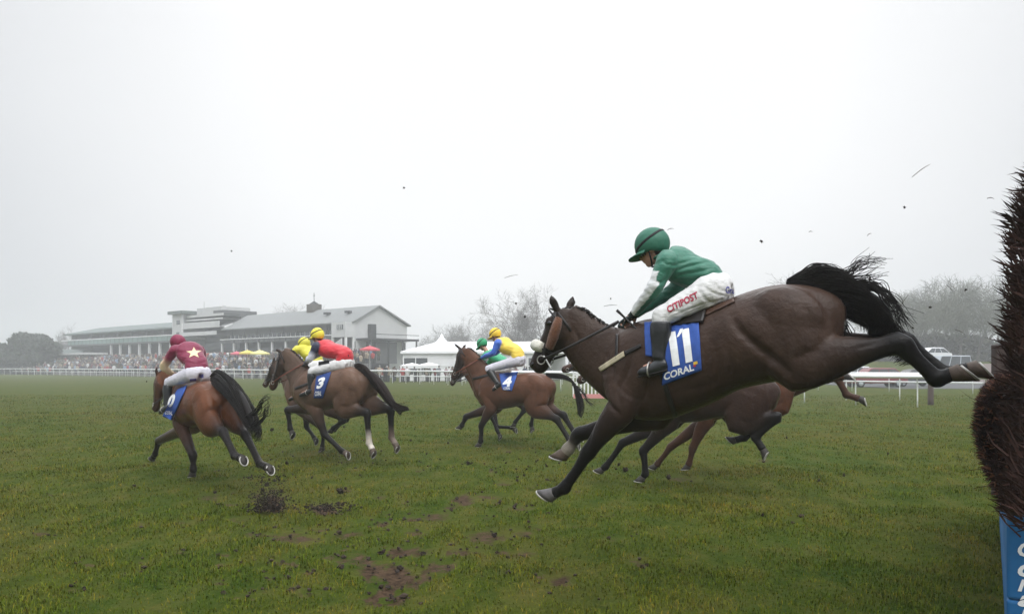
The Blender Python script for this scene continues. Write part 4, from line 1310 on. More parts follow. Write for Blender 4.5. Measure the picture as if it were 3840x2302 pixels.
G_ = horse(F6, 'dark horse mostly hidden beyond the bay with the yellow and blue rider',
    withers=(0,0,1.56), croup=(-.88,0,1.55), poll=(.85,0,1.74), nose=(1.12,0,1.28), col=BAY2, k=1.0, voxel=.02, group=GRACE,
    LF=[(1838,1555),(1864,1612),(1878,1640)], RF=[(1862,1600),(1918,1603),(1936,1612)],
    LH=[(1968,1535),(1932,1582),(1926,1600)], RH=[(2001,1545),(1992,1590),(1998,1615)], tail=None, mane=True, hands=(.5,0,1.58))
J6 = jockey(F6, 'person in emerald silks and cap, half hidden beyond the rider in yellow and blue',
    dict(pelvis=(-.40,0,1.68), waist=(-.32,0,1.83), chest=(-.05,0,1.97), neck=(.10,0,2.03), head=(1808,1290), face=(1793,1300),
         elbowL=(.24,.27,1.76), wristL=(.52,.08,1.60), elbowR=(.24,-.27,1.76), wristR=(.52,-.08,1.60),
         kneeL=(.05,.27,1.52), ankleL=(-.13,.31,1.12), toeL=(.06,.33,1.05), kneeR=(.05,-.27,1.52), ankleR=(-.13,-.31,1.12), toeR=(.06,-.33,1.05)),
    silk=(.03,.33,.15), sleeve=(.03,.33,.15), cap=(.03,.30,.13), voxel=.016)
F7 = Frame(2560, 11.0, 28)
DK2 = dict(body=(.038,.020,.014), dark=(.02,.012,.01), leg=(.007,.006,.0055), muzzle=(.055,.03,.022), face=(.03,.02,.016))
H_ = horse(F7, 'dark bay horse beyond the leaping one, one black foreleg straight on the turf',
    withers=(0,0,1.66), croup=(-.88,0,1.64), poll=(2270,1345), nose=(2165,1425), col=DK2, k=1.0, leg_k=1.3, voxel=.018, group=GRACE,
    LF=[(2412,1690),(2420,1775),(2400,1806)], RF=[(2335,1660),(2272,1748),(2244,1772)],
    LH=[(2915,1563),(2832,1640),(2875,1706)], RH=[(2860,1590),(2790,1640),(2738,1655)], tail=None, hands=(.45,0,1.52), rein='leather')
F8 = Frame(2650, 12.6, 28)
CH = dict(body=(.085,.034,.018), dark=(.04,.018,.012), leg=(.055,.024,.014), muzzle=(.06,.032,.024), face=(.08,.04,.025))
I_ = horse(F8, 'chestnut horse landing beyond the leaping one, a hind leg flung out behind',
    withers=(0,0,1.58), croup=(-.88,0,1.74), poll=(2215,1338), nose=(2108,1382), col=CH, k=1.0, leg_k=1.3, voxel=.018, group=GRACE,
    LF=[(2598,1680),(2584,1738),(2574,1760)], RF=[(2515,1675),(2466,1738),(2446,1758)],
    LH=[(2985,1430),(3100,1425),(3190,1408)], RH=[(3130,1400),(3175,1480),(3245,1502)], tail=None, hands=(.45,0,1.45), rein='leather')
for Fx, zz, sl, lab in ((F7, .06, (.60,.60,.64), 'person in pale grey silks hidden beyond the leaping horse, riding the dark bay'),
                        (F8, .02, (.10,.28,.55), 'person in light blue silks hidden beyond the leaping horse, riding the chestnut')):
    jockey(Fx, lab, dict(pelvis=(-.42,0,1.70+zz), waist=(-.32,0,1.82+zz), chest=(-.02,0,1.93+zz), neck=(.15,0,1.94+zz), head=(.28,0,1.99+zz), face=(.48,0,1.92+zz),
         elbowL=(.22,.27,1.74+zz), wristL=(.50,.08,1.60+zz), elbowR=(.22,-.27,1.74+zz), wristR=(.50,-.08,1.60+zz),
         kneeL=(.05,.27,1.52+zz), ankleL=(-.13,.31,1.12+zz), toeL=(.06,.33,1.05+zz), kneeR=(.05,-.27,1.52+zz), ankleR=(-.13,-.31,1.12+zz), toeR=(.06,-.33,1.05+zz)),
         silk=sl, sleeve=sl, cap=sl, voxel=.016)
# ------------------------------------------------------------------ the stands beyond the track
M['white_wall'] = mat('white_render', (.56,.56,.55), rough=.85, var=.08, scale=.6, bump=.1, bscale=8)
M['grey_roof'] = mat('grey_roof_sheet', (.19,.195,.19), rough=.7, var=.10, scale=.5, bump=.15, bscale=6, stretch=(4,.4,1))
M['green_roof'] = mat('green_grey_roof', (.13,.155,.145), rough=.7, var=.12, scale=.5, bump=.15, bscale=6)
M['dark_wall'] = mat('dark_cladding', (.035,.037,.038), rough=.8, var=.25, scale=.8)
M['mid_wall'] = mat('grey_cladding', (.10,.103,.104), rough=.8, var=.15, scale=.8)
M['glass'] = mat('stand_glazing', (.05,.058,.062), rough=.12, var=.2, scale=.4, spec=.6)
M['concrete'] = mat('terrace_concrete', (.20,.19,.185), rough=.9, var=.18, scale=1.2, bump=.2, bscale=10)
M['brick'] = mat('brown_brick', (.10,.085,.07), rough=.9, var=.2, scale=3)
M['white_paint'] = mat('white_gloss_paint', (.80,.80,.79), rough=.35, var=.06, scale=3)
M['pvc'] = mat('white_rail_plastic', (.80,.80,.80), rough=.4, var=.08, scale=5)
M['canvas'] = mat('white_canvas', (.80,.80,.80), rough=.7, var=.06, scale=1.0, bump=.15, bscale=4)
M['mesh_green'] = mat('pale_green_balcony', (.22,.31,.28), rough=.6, var=.12, scale=1)
M['tarmac'] = mat('tarmac', (.07,.07,.072), rough=.9, var=.2, scale=2)

GA = V3(-20.9, 125.0, 0); GE = unit(V3(-28, 24, 0)); GN = unit(V3(-24, -28, 0))
def sp(t, n, z): return GA + t*GE + n*GN + V3(0, 0, z)
def sbox(mb, t0, t1, n0, n1, z0, z1): mb.box((t0,n0,z0), (t1,n1,z1), M=lambda p: sp(*p))
def sbuild(items, name, mt, parent=None):
    mb = MB()
    for it in items: sbox(mb, *it)
    return mb.build(name, M[mt], parent)

def main_stand():
    o = thing('grandstand', sp(18, 0, 0), 'long grandstand with grey pitched roof, white gable and a roof turret', 'building')
    W0, W1 = 4.8, -6.0
    mb = MB()                                                     # pitched roof
    prof = [(W0+.5, 8.55), (0, 11.35), (W1-.5, 8.45)]
    v = [sp(t, n, z) for t in (-.3, 38) for n, z in prof] + [sp(t, n, z-.22) for t in (-.3, 38) for n, z in prof]
    mb.add(v, [(0,1,4,3), (1,2,5,4), (6,9,10,7), (7,10,11,8), (0,3,9,6), (2,8,11,5), (0,6,7,1), (1,7,8,2), (3,4,10,9), (4,5,11,10)])
    rf = mb.build('roof', M['grey_roof'], o)
    tw = sbuild([(16.1,17.9,-.9,.9,9.8,12.35)], 'turret', 'brick', rf)
    mb = MB(); mb.add([sp(16.4,-.65,12.35), sp(17.6,-.65,12.35), sp(17.6,.65,12.35), sp(16.4,.65,12.35), sp(17,0,12.95)], [(0,1,4),(1,2,4),(2,3,4),(3,0,4),(0,3,2,1)])
    mb.build('turret_roof', M['dark_wall'], rf)
    sbuild([(16.96,17.04,-.04,.04,12.9,14.3), (16.75,17.25,-.03,.03,13.8,13.88)], 'weather_vane', 'dark_wall', rf)
    for t in (4.0, 9.5): sbuild([(t,t+.9,2.1,2.9,10.2,10.55)], 'roof_vent', 'dark_wall', rf)
    mb = MB()                                                     # gable wall
    v = [sp(t, n, z) for t in (.15, .45) for n, z in ((W0,8.5),(0,11.1),(W1,8.3),(W1,5.6),(W0,5.6))]
    mb.add(v, [(0,1,2,3,4), (9,8,7,6,5), (0,5,6,1), (1,6,7,2), (2,7,8,3), (3,8,9,4), (4,9,5,0)])
    mb.build('gable_wall', M['white_wall'], o)
    sbuild([(.45,37.6,W1,W1+.3,0,8.3)], 'back_wall', 'mid_wall', o)
    sbuild([(.5,37.6,-.2,.1,2.4,6.9)], 'inner_wall', 'dark_wall', o)
    sbuild([(3.6,37.5,4.2,4.5,7.4,8.5)], 'upper_fascia', 'mid_wall', o)
    sbuild([(3.8,37.5,4.0,4.15,6.75,7.4)], 'upper_glazing', 'glass', o)
    sbuild([(3.6,37.5,3.6,5.6,6.3,6.55)], 'balcony_floor', 'mid_wall', o)
    sbuild([(3.6,37.5,5.6,5.7,5.95,6.55)], 'balcony_front', 'mid_wall', o)
    sbuild([(3.4,37.6,5.72,5.80,6.55,6.68)], 'balcony_rail', 'white_paint', o)
    for t in np.arange(5, 37.6, 4.05):
        sbuild([(t,t+.32,5.2,5.5,2.4,5.95)], 'column', 'white_paint', o)
    for t in np.arange(7, 37, 4.05):
        sbuild([(t,t+.12,4.52,4.6,7.3,8.5)], 'mullion', 'dark_wall', o)
    for t in np.arange(5.5, 37, 1.35):
        sbuild([(t,t+.07,4.16,4.2,6.75,7.4)], 'glazing_bar', 'white_paint', o)
    for t in np.arange(6, 36, 4.05):
        sbuild([(t,t+2.6,.1,.16,3.2,5.2)], 'window', 'glass', o)
    for t in np.arange(4, 37.5, 1.6):
        sbuild([(t,t+.05,5.74,5.78,5.95,6.55)], 'railing_post', 'dark_wall', o)
    # white box at the near corner and its window
    bx = sbuild([(-.1,3.3,4.6,6.6,6.2,8.5)], 'corner_box', 'white_wall', o)
    wf = sbuild([(.4,1.9,6.6,6.66,7.35,8.1)], 'window', 'glass', bx)
    sbuild([(q,q+.07,6.66,6.70,7.35,8.1) for q in (.75,1.12,1.5)], 'window_bars', 'white_paint', wf)
    sbuild([(-.06,.2,4.8,5.1,2.4,6.2), (3.1,3.4,6.2,6.5,0,6.2), (-.08,.22,6.2,6.5,0,6.2)], 'corner_posts', 'white_paint', o)
    mb = MB()                                                     # white stair flank
    v = [sp(t, n, z) for n in (6.9, 7.1) for t, z in ((.2,6.0),(.2,2.2),(8.6,2.2))]
    mb.add(v, [(0,1,2),(5,4,3),(0,3,4,1),(1,4,5,2),(2,5,3,0)])
    mb.build('stair_flank', M['white_wall'], o)
    # steel platform and posts at the gable end
    sbuild([(-3.2,.1,-5.6,4.4,5.75,6.05)], 'platform', 'dark_wall', o)
    for n in (-5.4,-2.5,.4,3.9):
        sbuild([(-3.0,-2.8,n,n+.2,0,5.75)], 'platform_post', 'dark_wall', o)
    sbuild([(-3.2,-3.12,-5.6,4.4,6.6,6.7)], 'platform_rail', 'dark_wall', o)
    sbuild([(-.6,.14,1.0,2.1,6.05,8.3)], 'flue', 'dark_wall', o)
    sbuild([(-.12,.14,-4.8,-2.0,0,5.6)], 'end_wall', 'white_wall', o); sbuild([(-.12,.14,2.6,4.5,0,5.6)], 'end_wall', 'white_wall', o)
    sbuild([(-2.2,.12,-1.8,2.4,2.2,5.5)], 'stair_well', 'mid_wall', o)
main_stand()

def middle_stand():
    o = thing('grandstand', sp(46, 0, 0), 'white balconied stand with stacked viewing tiers between the other two stands', 'building')
    T0, T1 = 38.6, 55.0
    sbuild([(T0,T1,-5,1.0,0,11.5)], 'core', 'mid_wall', o)
    for i, (z0, z1, n1) in enumerate(((7.55,8.25,6.4), (8.95,10.1,5.8), (10.45,10.75,5.2), (11.15,11.6,5.0))):
        sbuild([(T0-.6,T1-3.5,n1-.2,n1,z0,z1)], 'balcony_front', 'white_wall', o)
        sbuild([(T0-.6,T1-3.5,1.0,n1-.2,z0,z0+.16)], 'balcony_floor', 'mid_wall', o)
    for z0 in (5.0, 8.3): sbuild([(T0,T1-3.5,1.0,1.2,z0,z0+1.6)], 'balcony_glazing', 'glass', o)
    tw = sbuild([(T1-3.4,T1,1.0,6.0,7.0,11.9)], 'stair_tower', 'white_wall', o)
    for z in (7.6, 9.9): sbuild([(T1-2.9,T1-1.6,6.0,6.06,z,z+.8)], 'window', 'glass', tw)
    sbuild([(T1-4.8,T1+.9,-3,6.6,11.9,12.5)], 'tower_roof', 'green_roof', o)
    sbuild([(T0+2.5,T1-4.9,-2.5,3.6,11.5,13.0)], 'rooftop_cabin', 'white_wall', o)
    sbuild([(T0+.2,T0+3.8,-2.5,4.4,11.5,12.2)], 'plant_room', 'mid_wall', o)
    sbuild([(T1-3.0,T1-2.9,1,1.1,12.5,14.6), (T0+7,T0+7.5,0,.5,13.0,13.6)], 'mast', 'white_wall', o)
    for t in (T1+.05, T1-3.7): sbuild([(t,t+.3,5.6,5.9,0,11.8)], 'post', 'white_paint', o)
    mb = MB()                                                      # sloping white canopy against the next roof
    v = [sp(37.5, 4.8, 9.0), sp(40.2, 4.8, 9.2), sp(38.8, 0, 11.0), sp(36.2, 0, 10.9)]
    v += [p - V3(0,0,.2) for p in v]
    mb.add(v, [(0,1,2,3),(7,6,5,4),(0,4,5,1),(1,5,6,2),(2,6,7,3),(3,7,4,0)])
    mb.build('canopy', M['white_wall'], o)
    sbuild([(T0,T1-4,6.6,9.4,2.2,4.2)], 'lower_kiosk', 'white_wall', o)
middle_stand()

def old_stand():
    o = thing('grandstand', sp(82, 0, 0), 'long low stand with a dull green roof and white columns at the far left', 'building')
    T0, T1 = 55.5, 110
    mb = MB()
    prof = [(5.4, 9.55), (-1, 11.2), (-7, 9.5)]
    v = [sp(t, n, z) for t, n, z in [(T0,5.4,9.55),(T0,-1,11.2),(T0,-7,9.5),(T1+1,5.4,9.55),(T1-4,-1,11.2),(T1+1,-7,9.5)]]
    v += [p - V3(0,0,.3) for p in v]
    mb.add(v, [(0,1,4,3),(1,2,5,4),(3,4,5),(6,9,10,7),(7,10,11,8),(9,11,10),(0,3,9,6),(2,8,11,5),(3,5,11,9),(0,6,7,1),(1,7,8,2)])
    mb.build('roof', M['green_roof'], o)
    sbuild([(T0,T1-2,-6.6,-6.3,0,9.5)], 'back_wall', 'mid_wall', o)
    sbuild([(T0,T1-3,.2,.5,3.0,9.3)], 'inner_wall', 'dark_wall', o)
    sbuild([(T1-2.4,T1-2,-6.3,4.8,3.0,9.5)], 'end_wall', 'mid_wall', o)
    sbuild([(T0,T1+1,.6,5.2,6.6,6.9)], 'balcony_floor', 'mid_wall', o)
    sbuild([(T0,T1-1,5.0,5.2,6.9,8.0)], 'balcony_front', 'mesh_green', o)
    sbuild([(T0,T1+3,5.2,5.34,7.9,8.1)], 'balcony_rail', 'white_paint', o)
    for t in np.arange(T0+2.4, T0+30, 4.6):
        sbuild([(t,t+.5,4.6,5.0,2.8,6.6)], 'column', 'white_paint', o)
    for t in np.arange(T0+6, T1-3, 7.0):
        sbuild([(t,t+.4,4.6,4.95,8.0,9.5)], 'roof_post', 'mid_wall', o)
    for t in np.arange(T0+3, T1-5, 3.4):
        sbuild([(t,t+2.2,.5,.56,7.1,8.9)], 'window', 'glass', o)
    for t in np.arange(T0+1, T1-2, 2.2):
        sbuild([(t,t+.06,5.21,5.27,6.9,7.9)], 'railing_post', 'mid_wall', o)
    sbuild([(T0,T1+1,5.2,5.3,6.55,6.9)], 'floor_edge', 'mid_wall', o)
    sbuild([(T0+30,T1-1,5.6,9.6,4.4,4.8)], 'lower_canopy', 'white_wall', o)
    sbuild([(T1-4,T1+14,4,9,3.6,4.2)], 'side_roof', 'green_roof', o)
    sbuild([(T1-3,T1+13,4.4,8.6,0,3.6)], 'side_building', 'mid_wall', o)
old_stand()

def small_building(px0, px1, pyt, pyb, Y, depth, name, label, wall, roof):
    a, b = at(px0, pyt, Y), at(px1, pyt, Y)
    o = thing(name, ((a[0]+b[0])/2, Y, 0), label, 'building')
    zt, zb = a[2], at(px0, pyb, Y)[2]
    mb = MB(); mb.box((a[0]+.4, Y+.3, 0), (b[0]-.4, Y+depth-.3, zb)); mb.build('wall', M[wall], o)
    mb = MB(); x0, x1 = a[0], b[0]
    v = [(x0,Y,zb),(x1,Y,zb),(x1,Y+depth,zb),(x0,Y+depth,zb),(x0+1,Y+depth/2,zt),(x1-1,Y+depth/2,zt)]
    mb.add(v, [(0,1,5,4),(2,3,4,5),(1,2,5),(3,0,4),(0,3,2,1)]); mb.build('roof', M[roof], o)
    mb = MB(); k = max(2, int((b[0]-a[0])/4))
    for i in range(k):
        x = a[0]+1.2+(b[0]-a[0]-2.4)*i/k
        mb2 = MB(); mb2.box((x, Y+.22, .9), (x+1.6, Y+.3, max(zb-.5, 1.4))); mb2.build('window', M['glass'], o)
small_building(105, 300, 1308, 1330, 185, 9, 'pavilion', 'low pavilion with a dull green roof left of the long green roofed stand', 'mid_wall', 'green_roof')
small_building(68, 160, 1353, 1362, 186, 4, 'kiosk', 'low pale kiosk by the rails at the far left', 'mid_wall', 'white_wall')

# terraced steps in front of the stands
mb = MB()
for i in range(6):
    sbox(mb, -6, 112, 6.9 + i*1.6, 6.9 + (i+1)*1.6 - .004, -.1, 2.6 - i*.45)
tag(mb.build('terrace_steps', M['concrete']), kind='structure')

# ------------------------------------------------------------------ crowd
COATS = [('navy', (.018,.022,.045)), ('black', (.014,.014,.015)), ('brown', (.07,.04,.025)), ('grey', (.16,.16,.17)), ('maroon', (.14,.03,.04)),
         ('beige', (.36,.29,.21)), ('olive', (.07,.075,.04)), ('red', (.36,.04,.04)), ('white', (.62,.62,.62)), ('pale blue', (.22,.30,.42))]
M['person'] = mat('spectator_clothes', (1,1,1), rough=.85, var=.15, scale=6, attr='tint')
def person_mesh(coat, name, seed):
    r = random.Random(seed); parts, cols = MB(), []
    def put(v, f, c):
        parts.add(v, f); cols.extend([c]*len(v))
    legc = r.choice([(.02,.022,.03), (.03,.03,.03), (.06,.05,.04)])
    h = r.uniform(.94, 1.05); lean = r.uniform(-.05, .05)
    for s in (1, -1):
        v, f = tube([(s*.09,0,.02),(s*.10,.01,.45*h),(s*.09,0,.86*h)], [.065,.07,.10], n=6, sub=1); put(v, f, legc)
        v, f = tube([(s*.20,0,1.40*h),(s*.26,.03,1.12*h),(s*.20,-.14 if r.random()<.5 else .03,.92*h)], [.065,.06,.05], n=6, sub=1); put(v, f, coat)
        v, f = blob((s*.20, -.15 if r.random()<.5 else .03, .88*h), np.eye(3), (.045,.045,.05), 6, 4); put(v, f, (.40,.24,.18))
    v, f = tube([(0,0,.70*h),(0,0,.95*h),(lean*.5,0,1.25*h),(lean,0,1.42*h),(lean,0,1.50*h)], [(.14,.19),(.15,.19),(.15,.21),(.13,.20),(.06,.07)], side=(1,0,0), n=10, sub=2); put(v, f, coat)
    v, f = blob((lean, -.01, 1.62*h), np.eye(3), (.08,.095,.115), 8, 6); put(v, f, (.42,.26,.19))
    hat = r.random()
    hc = r.choice([(.03,.02,.015), (.10,.07,.05), (.02,.02,.02), (.25,.22,.2)]) if hat < .7 else r.choice([(.10,.09,.07), coat, (.4,.4,.4)])
    v, f = blob((lean, .015, 1.66*h), np.eye(3), (.09,.10,.10), 8, 6); put(v, f, hc)
    me = parts.mesh(name); paint(me, 'tint', np.array(cols))
    me.materials.append(M['person'])
    me.polygons.foreach_set('use_smooth', np.ones(len(me.polygons), bool))
    return me
PEOPLE = {}
for i, (nm, c) in enumerate(COATS):
    PEOPLE[nm] = [person_mesh(c, 'spectator', 10*i + j) for j in range(3)]
WEIGHT = [4, 3, 4, 5, 3, 4, 3, 2, 3, 2]
def spectator(x, y, z, nm, label, group):
    o = bpy.data.objects.new('person', random.choice(PEOPLE[nm])); COL.objects.link(o)
    o.location = (x, y, z); o.rotation_euler = (0, 0, math.atan2(x, -y) + math.pi*0 + random.gauss(0, .5))
    k = random.uniform(.95, 1.05); o.scale = (k, k, k)
    return tag(o, label, 'person', group)

def in_view(x, y, m=40):
    px = CX + x/y*FPX
    return -m < px < 1700
RAIL_B = [(1650,83),(1000,111),(600,135),(300,159),(50,175),(-200,192)]
def rail_Y(px): return np.interp(px, [q[0] for q in RAIL_B[::-1]], [q[1] for q in RAIL_B[::-1]])
pts = []
while len(pts) < 1500:                         # people stand on the steps and on the lawn before them
    t = random.uniform(-9, 112); n = 6.9 + 24*random.random()**1.4
    i = int((n - 6.9)//1.6)
    z = max(2.6 - i*.45, 0) if i < 6 else 0
    p = sp(t, n, z); px = CX + p[0]/p[1]*FPX
    if -20 < px < 1560 and p[1] > rail_Y(px) + 1.5: pts.append((p[0], p[1], z))
pts.sort(key=lambda q: q[1])
GROUPS = {nm: 'spectators in %s coats crowding before the stands' % nm for nm, _ in COATS}
for (x, y, z) in pts[:212]:
    nm = random.choices([c[0] for c in COATS], WEIGHT)[0]
    spectator(x, y, z, nm, 'distant spectator in a %s coat among the packed crowd before the stands' % nm, GROUPS[nm])
def crowd_mass(pts, label):
    vs, fs, cs, n = [], [], [], 0
    for (x, y, z) in pts:
        nm = random.choices([c[0] for c in COATS], WEIGHT)[0]
        me = random.choice(PEOPLE[nm]); v = mesh_co(me); a = random.gauss(0, .5) + math.atan2(x, -y)
        c, s = math.cos(a), math.sin(a)
        v = v @ np.array([[c, s, 0], [-s, c, 0], [0, 0, 1]]) * random.uniform(.95, 1.05) + np.array((x, y, z))
        col = np.empty(len(v)*4); me.color_attributes['tint'].data.foreach_get('color', col)
        vs.append(v); cs.append(col.reshape(-1, 4)[:, :3]); fs += [tuple(i + n for i in p.vertices) for p in me.polygons]; n += len(v)
    me = bpy.data.meshes.new('crowd'); me.from_pydata(np.concatenate(vs).tolist(), [], fs); paint(me, 'tint', np.concatenate(cs))
    tag(link('crowd', me, M['person']), label, 'crowd', kind='stuff')
crowd_mass(pts[212:], 'dense crowd of racegoers massed far back on the terraces')
# people by the tent, behind the rails
for i in range(85):
    px = random.uniform(1330, 1985); Y = random.uniform(88, 95)
    nm = random.choices([c[0] for c in COATS], WEIGHT)[0]
    p = at(px, 1375, Y)
    spectator(p[0], p[1], 0, nm, 'spectator in a %s coat standing at the rails by the white tent' % nm, 'spectators in %s coats by the tent' % nm)

# parasols
def parasol(px, py, Y, r, col, label):
    top = at(px, py, Y); o = thing('parasol', (top[0], Y, 0), label, 'parasol', 'parasols above the crowd')
    mb = MB(); n = 8
    v = [top] + [top + V3(r*math.cos(2*math.pi*k/n + .2), r*math.sin(2*math.pi*k/n + .2), -.55*r*.62) for k in range(n)]
    v += [top - V3(0,0,.06)] + [q - V3(0,0,.22) for q in v[1:]]
    f = [(0, 1+k, 1+(k+1)%n) for k in range(n)] + [(n+1, n+2+(k+1)%n, n+2+k) for k in range(n)] + [(1+k, n+2+k, n+2+(k+1)%n, 1+(k+1)%n) for k in range(n)]
    mb.add(v, f); mb.build('canopy', mat('parasol_cloth', col, rough=.8, var=.1), o)
    v, f = tube([(top[0],Y,.02),(top[0],Y,top[2]+.15)], [.03,.03], n=8, sub=1); MB().add(v, f).build('pole', M['white_paint'], o, True)
parasol(1387, 1296, 100, 1.25, (.55,.07,.09), 'red parasol standing alone right of the grandstand stair')
parasol(925, 1315, 126, 1.1, (.60,.62,.10), 'yellow parasol furthest left above the crowd') if False else None
parasol(888, 1317, 125, 1.0, (.55,.10,.14), 'pinkish red parasol above the crowd left of the yellow ones')
parasol(928, 1312, 125, 1.35, (.72,.55,.10), 'golden yellow parasol above the crowd beside the pinkish red one')
parasol(975, 1312, 122, 1.5, (.74,.66,.25), 'pale yellow parasol above the crowd, the rightmost yellow one')

# ------------------------------------------------------------------ tents
def marquee():
    Y0, D = 96.0, 14.0
    xl, xr = at(1512, 0, Y0)[0], at(2150, 0, Y0)[0]
    ze, zr = at(0, 1318, Y0)[2], at(0, 1281, Y0+D/2)[2]
    o = thing('marquee', ((xl+xr)/2, Y0, 0), 'long white marquee with a pointed peak and clear windows behind the rails', 'tent')
    mb = MB(); hip = 3.6
    v = [(xl-.3,Y0-.3,ze),(xr,Y0-.3,ze),(xr,Y0+D+.3,ze),(xl-.3,Y0+D+.3,ze),(xl+hip,Y0+D*.5,zr),(xr-hip,Y0+D*.5,zr)]
    v += [(a,b,c-.25) for a,b,c in v[:4]]
    mb.add(v, [(0,1,5,4),(1,2,5),(2,3,4,5),(3,0,4),(0,6,7,1),(1,7,8,2),(2,8,9,3),(3,9,6,0),(6,9,8,7)])
    rf = mb.build('roof', M['canvas'], o)
    pk = at(1655, 0, Y0+4)[0]; P = []
    mb = MB(); n = 14; rings = ((1.9, zr-.9), (1.1, zr-.35), (.6, zr+.05), (.25, zr+.5), (.04, zr+.95))
    v = [(pk + r*math.cos(2*math.pi*k/n), Y0+4.5 + r*math.sin(2*math.pi*k/n), z) for r, z in rings for k in range(n)]
    f = [(i*n+k, i*n+(k+1)%n, (i+1)*n+(k+1)%n, (i+1)*n+k) for i in range(4) for k in range(n)] + [tuple(4*n+k for k in range(n))]
    mb.add(v, f); mb.build('peak', M['canvas'], rf, True)
    mb = MB(); mb.box((xl,Y0+D-.1,0),(xr,Y0+D,ze-.02)); mb.build('back_wall', M['canvas'], o)
    mb = MB(); mb.box((xl,Y0,0),(xl+.1,Y0+D-.12,ze-.02)); mb.build('side_wall', M['canvas'], o)
    x = xl; i = 0
    while x < xr - 2.9:
        mb = MB(); mb.box((x+.1,Y0-.02,0),(x+2.9,Y0+.06,.75)); mb.build('wall_panel', M['canvas'], o); mb = MB(); mb.box((x+.1,Y0-.02,2.75),(x+2.9,Y0+.06,ze-.27)); mb.build('valance', M['canvas'], o)
        mb = MB(); mb.box((x+.1,Y0,.75),(x+2.9,Y0+.04,2.75)); w = mb.build('window', M['glass'] if i not in (1,2,4) else M['canvas'], o)
        mb = MB(); mb.box((x-.06,Y0-.06,0),(x+.1,Y0+.1,ze-.25)); mb.build('tent_post', M['white_paint'], o)
        mb = MB(); mb.box((x+1.45,Y0-.05,.75),(x+1.55,Y0-.01,2.75)); mb.box((x+.1,Y0-.05,1.75),(x+2.9,Y0-.011,1.83)); mb.build('window_bars', M['white_paint'], w)
        x += 3.0; i += 1
marquee()
def gazebo(px, Y, w, zt, ze, label):
    c = at(px, 0, Y); o = thing('gazebo', (c[0], Y, 0), label, 'tent')
    mb = MB(); h = w/2
    v = [(c[0]-h,Y-h,ze),(c[0]+h,Y-h,ze),(c[0]+h,Y+h,ze),(c[0]-h,Y+h,ze),(c[0],Y,zt)] + [(c[0]+a*h,Y+b*h,ze-.35) for a,b in ((-1,-1),(1,-1),(1,1),(-1,1))]
    mb.add(v, [(0,1,4),(1,2,4),(2,3,4),(3,0,4),(0,5,6,1),(1,6,7,2),(2,7,8,3),(3,8,5,0),(5,8,7,6)]); mb.build('canopy', M['canvas'], o)
    for a in (-1,1):
        for b in (-1,1):
            mb = MB(); mb.box((c[0]+a*(h-.05)-.04,Y+b*(h-.05)-.04,0),(c[0]+a*(h-.05)+.04,Y+b*(h-.05)+.04,ze-.36)); mb.build('leg', M['white_paint'], o)
gazebo(1545, 91, 2.4, 2.15, 1.85, 'small white gazebo in front of the marquee, the left one')
gazebo(1608, 91.5, 2.4, 2.2, 1.9, 'small white gazebo in front of the marquee, right of its twin')

# ------------------------------------------------------------------ running rails
def rail(pts, spacing, h, r, label, pr=.028, double=False):
    P = np.array([(x, y, 0) for x, y in pts], float)
    D = catmull(P, 14)
    o = thing('running_rail', D[len(D)//2], label, 'rail')
    v, f = tube(D + V3(0,0,h), np.full((len(D), 2), r), n=8, sub=1); MB().add(v, f).build('top_rail', M['pvc'], o, True)
    if double:
        v, f = tube(D + V3(0,0,h*.55), np.full((len(D), 2), r*.7), n=8, sub=1); MB().add(v, f).build('lower_rail', M['pvc'], o, True)
    cum = np.concatenate([[0], np.cumsum(np.linalg.norm(np.diff(D, axis=0), axis=1))])
    first = None
    for s in np.arange(.3, cum[-1], spacing):
        p = np.array([np.interp(s, cum, D[:, i]) for i in range(3)])
        side = V3(.10, .12, 0)
        if first is None:
            v, f = tube([p + side, p + side*.9 + V3(0,0,h*.75), p + V3(0,0,h-.02)], [pr, pr, pr], n=8, sub=3)
            first = MB().add(v, f).build('rail_post', M['pvc'], o, True); p0 = p
        else:
            q = first.copy(); COL.objects.link(q); q.parent = o
            q.location = tuple(p - p0)
    return o
def g2(px, Y): return ((px-CX)/FPX*Y, Y)
rail([(22.5,27.5),(17.0,33.4),(13.2,38.2),(3,56),g2(1650,75),g2(1000,104),g2(600,128),g2(300,151),g2(50,167),g2(-200,184)], 2.6, 1.28, .075, 'nearer white running rail curving from the right across the course')
rail([(36,42),(25,54.5),(17.5,64),(5,77)] + [g2(a, b) for a, b in RAIL_B], 2.6, 1.25, .075, 'farther white running rail, behind the nearer one before the crowd', double=True)
rail([g2(3150,40), g2(3300,40.5), g2(3445,41)], 3.1, 1.30, .06, 'short white rail wing in front of the parked cars')

# pale hurdle barrier glimpsed under the leaping horse's neck
def barrier():
    a, b = at(2150, 1375, 41), at(2330, 1375, 41)
    o = thing('barrier', ((a[0]+b[0])/2, 41, 0), 'white slatted crowd barrier with a pink foot board under the leaping horse\'s neck', 'barrier')
    n = 14
    for i in range(n):
        x = a[0] + (b[0]-a[0])*i/(n-1)
        mb = MB(); mb.box((x-.035,40.98,.16),(x+.035,41.02,1.45)); mb.build('slat', M['pvc'], o)
    mb = MB(); mb.box((a[0],41.022,1.25),(b[0],41.06,1.33)); mb.box((a[0],41.022,.85),(b[0],41.06,.92)); mb.build('crossbar', M['pvc'], o)
    mb = MB(); mb.box((a[0],40.94,.08),(b[0],40.978,.30)); mb.build('foot_board', mat('faded_red_board', (.62,.25,.24), rough=.6, var=.12), o)
barrier()
p = ground_at(3490, 1516)
v, f = tube([(p[0],p[1],-.1),(p[0],p[1],.55),(p[0]+.01,p[1],1.05)], [.13,.125,.12], n=10, sub=2)
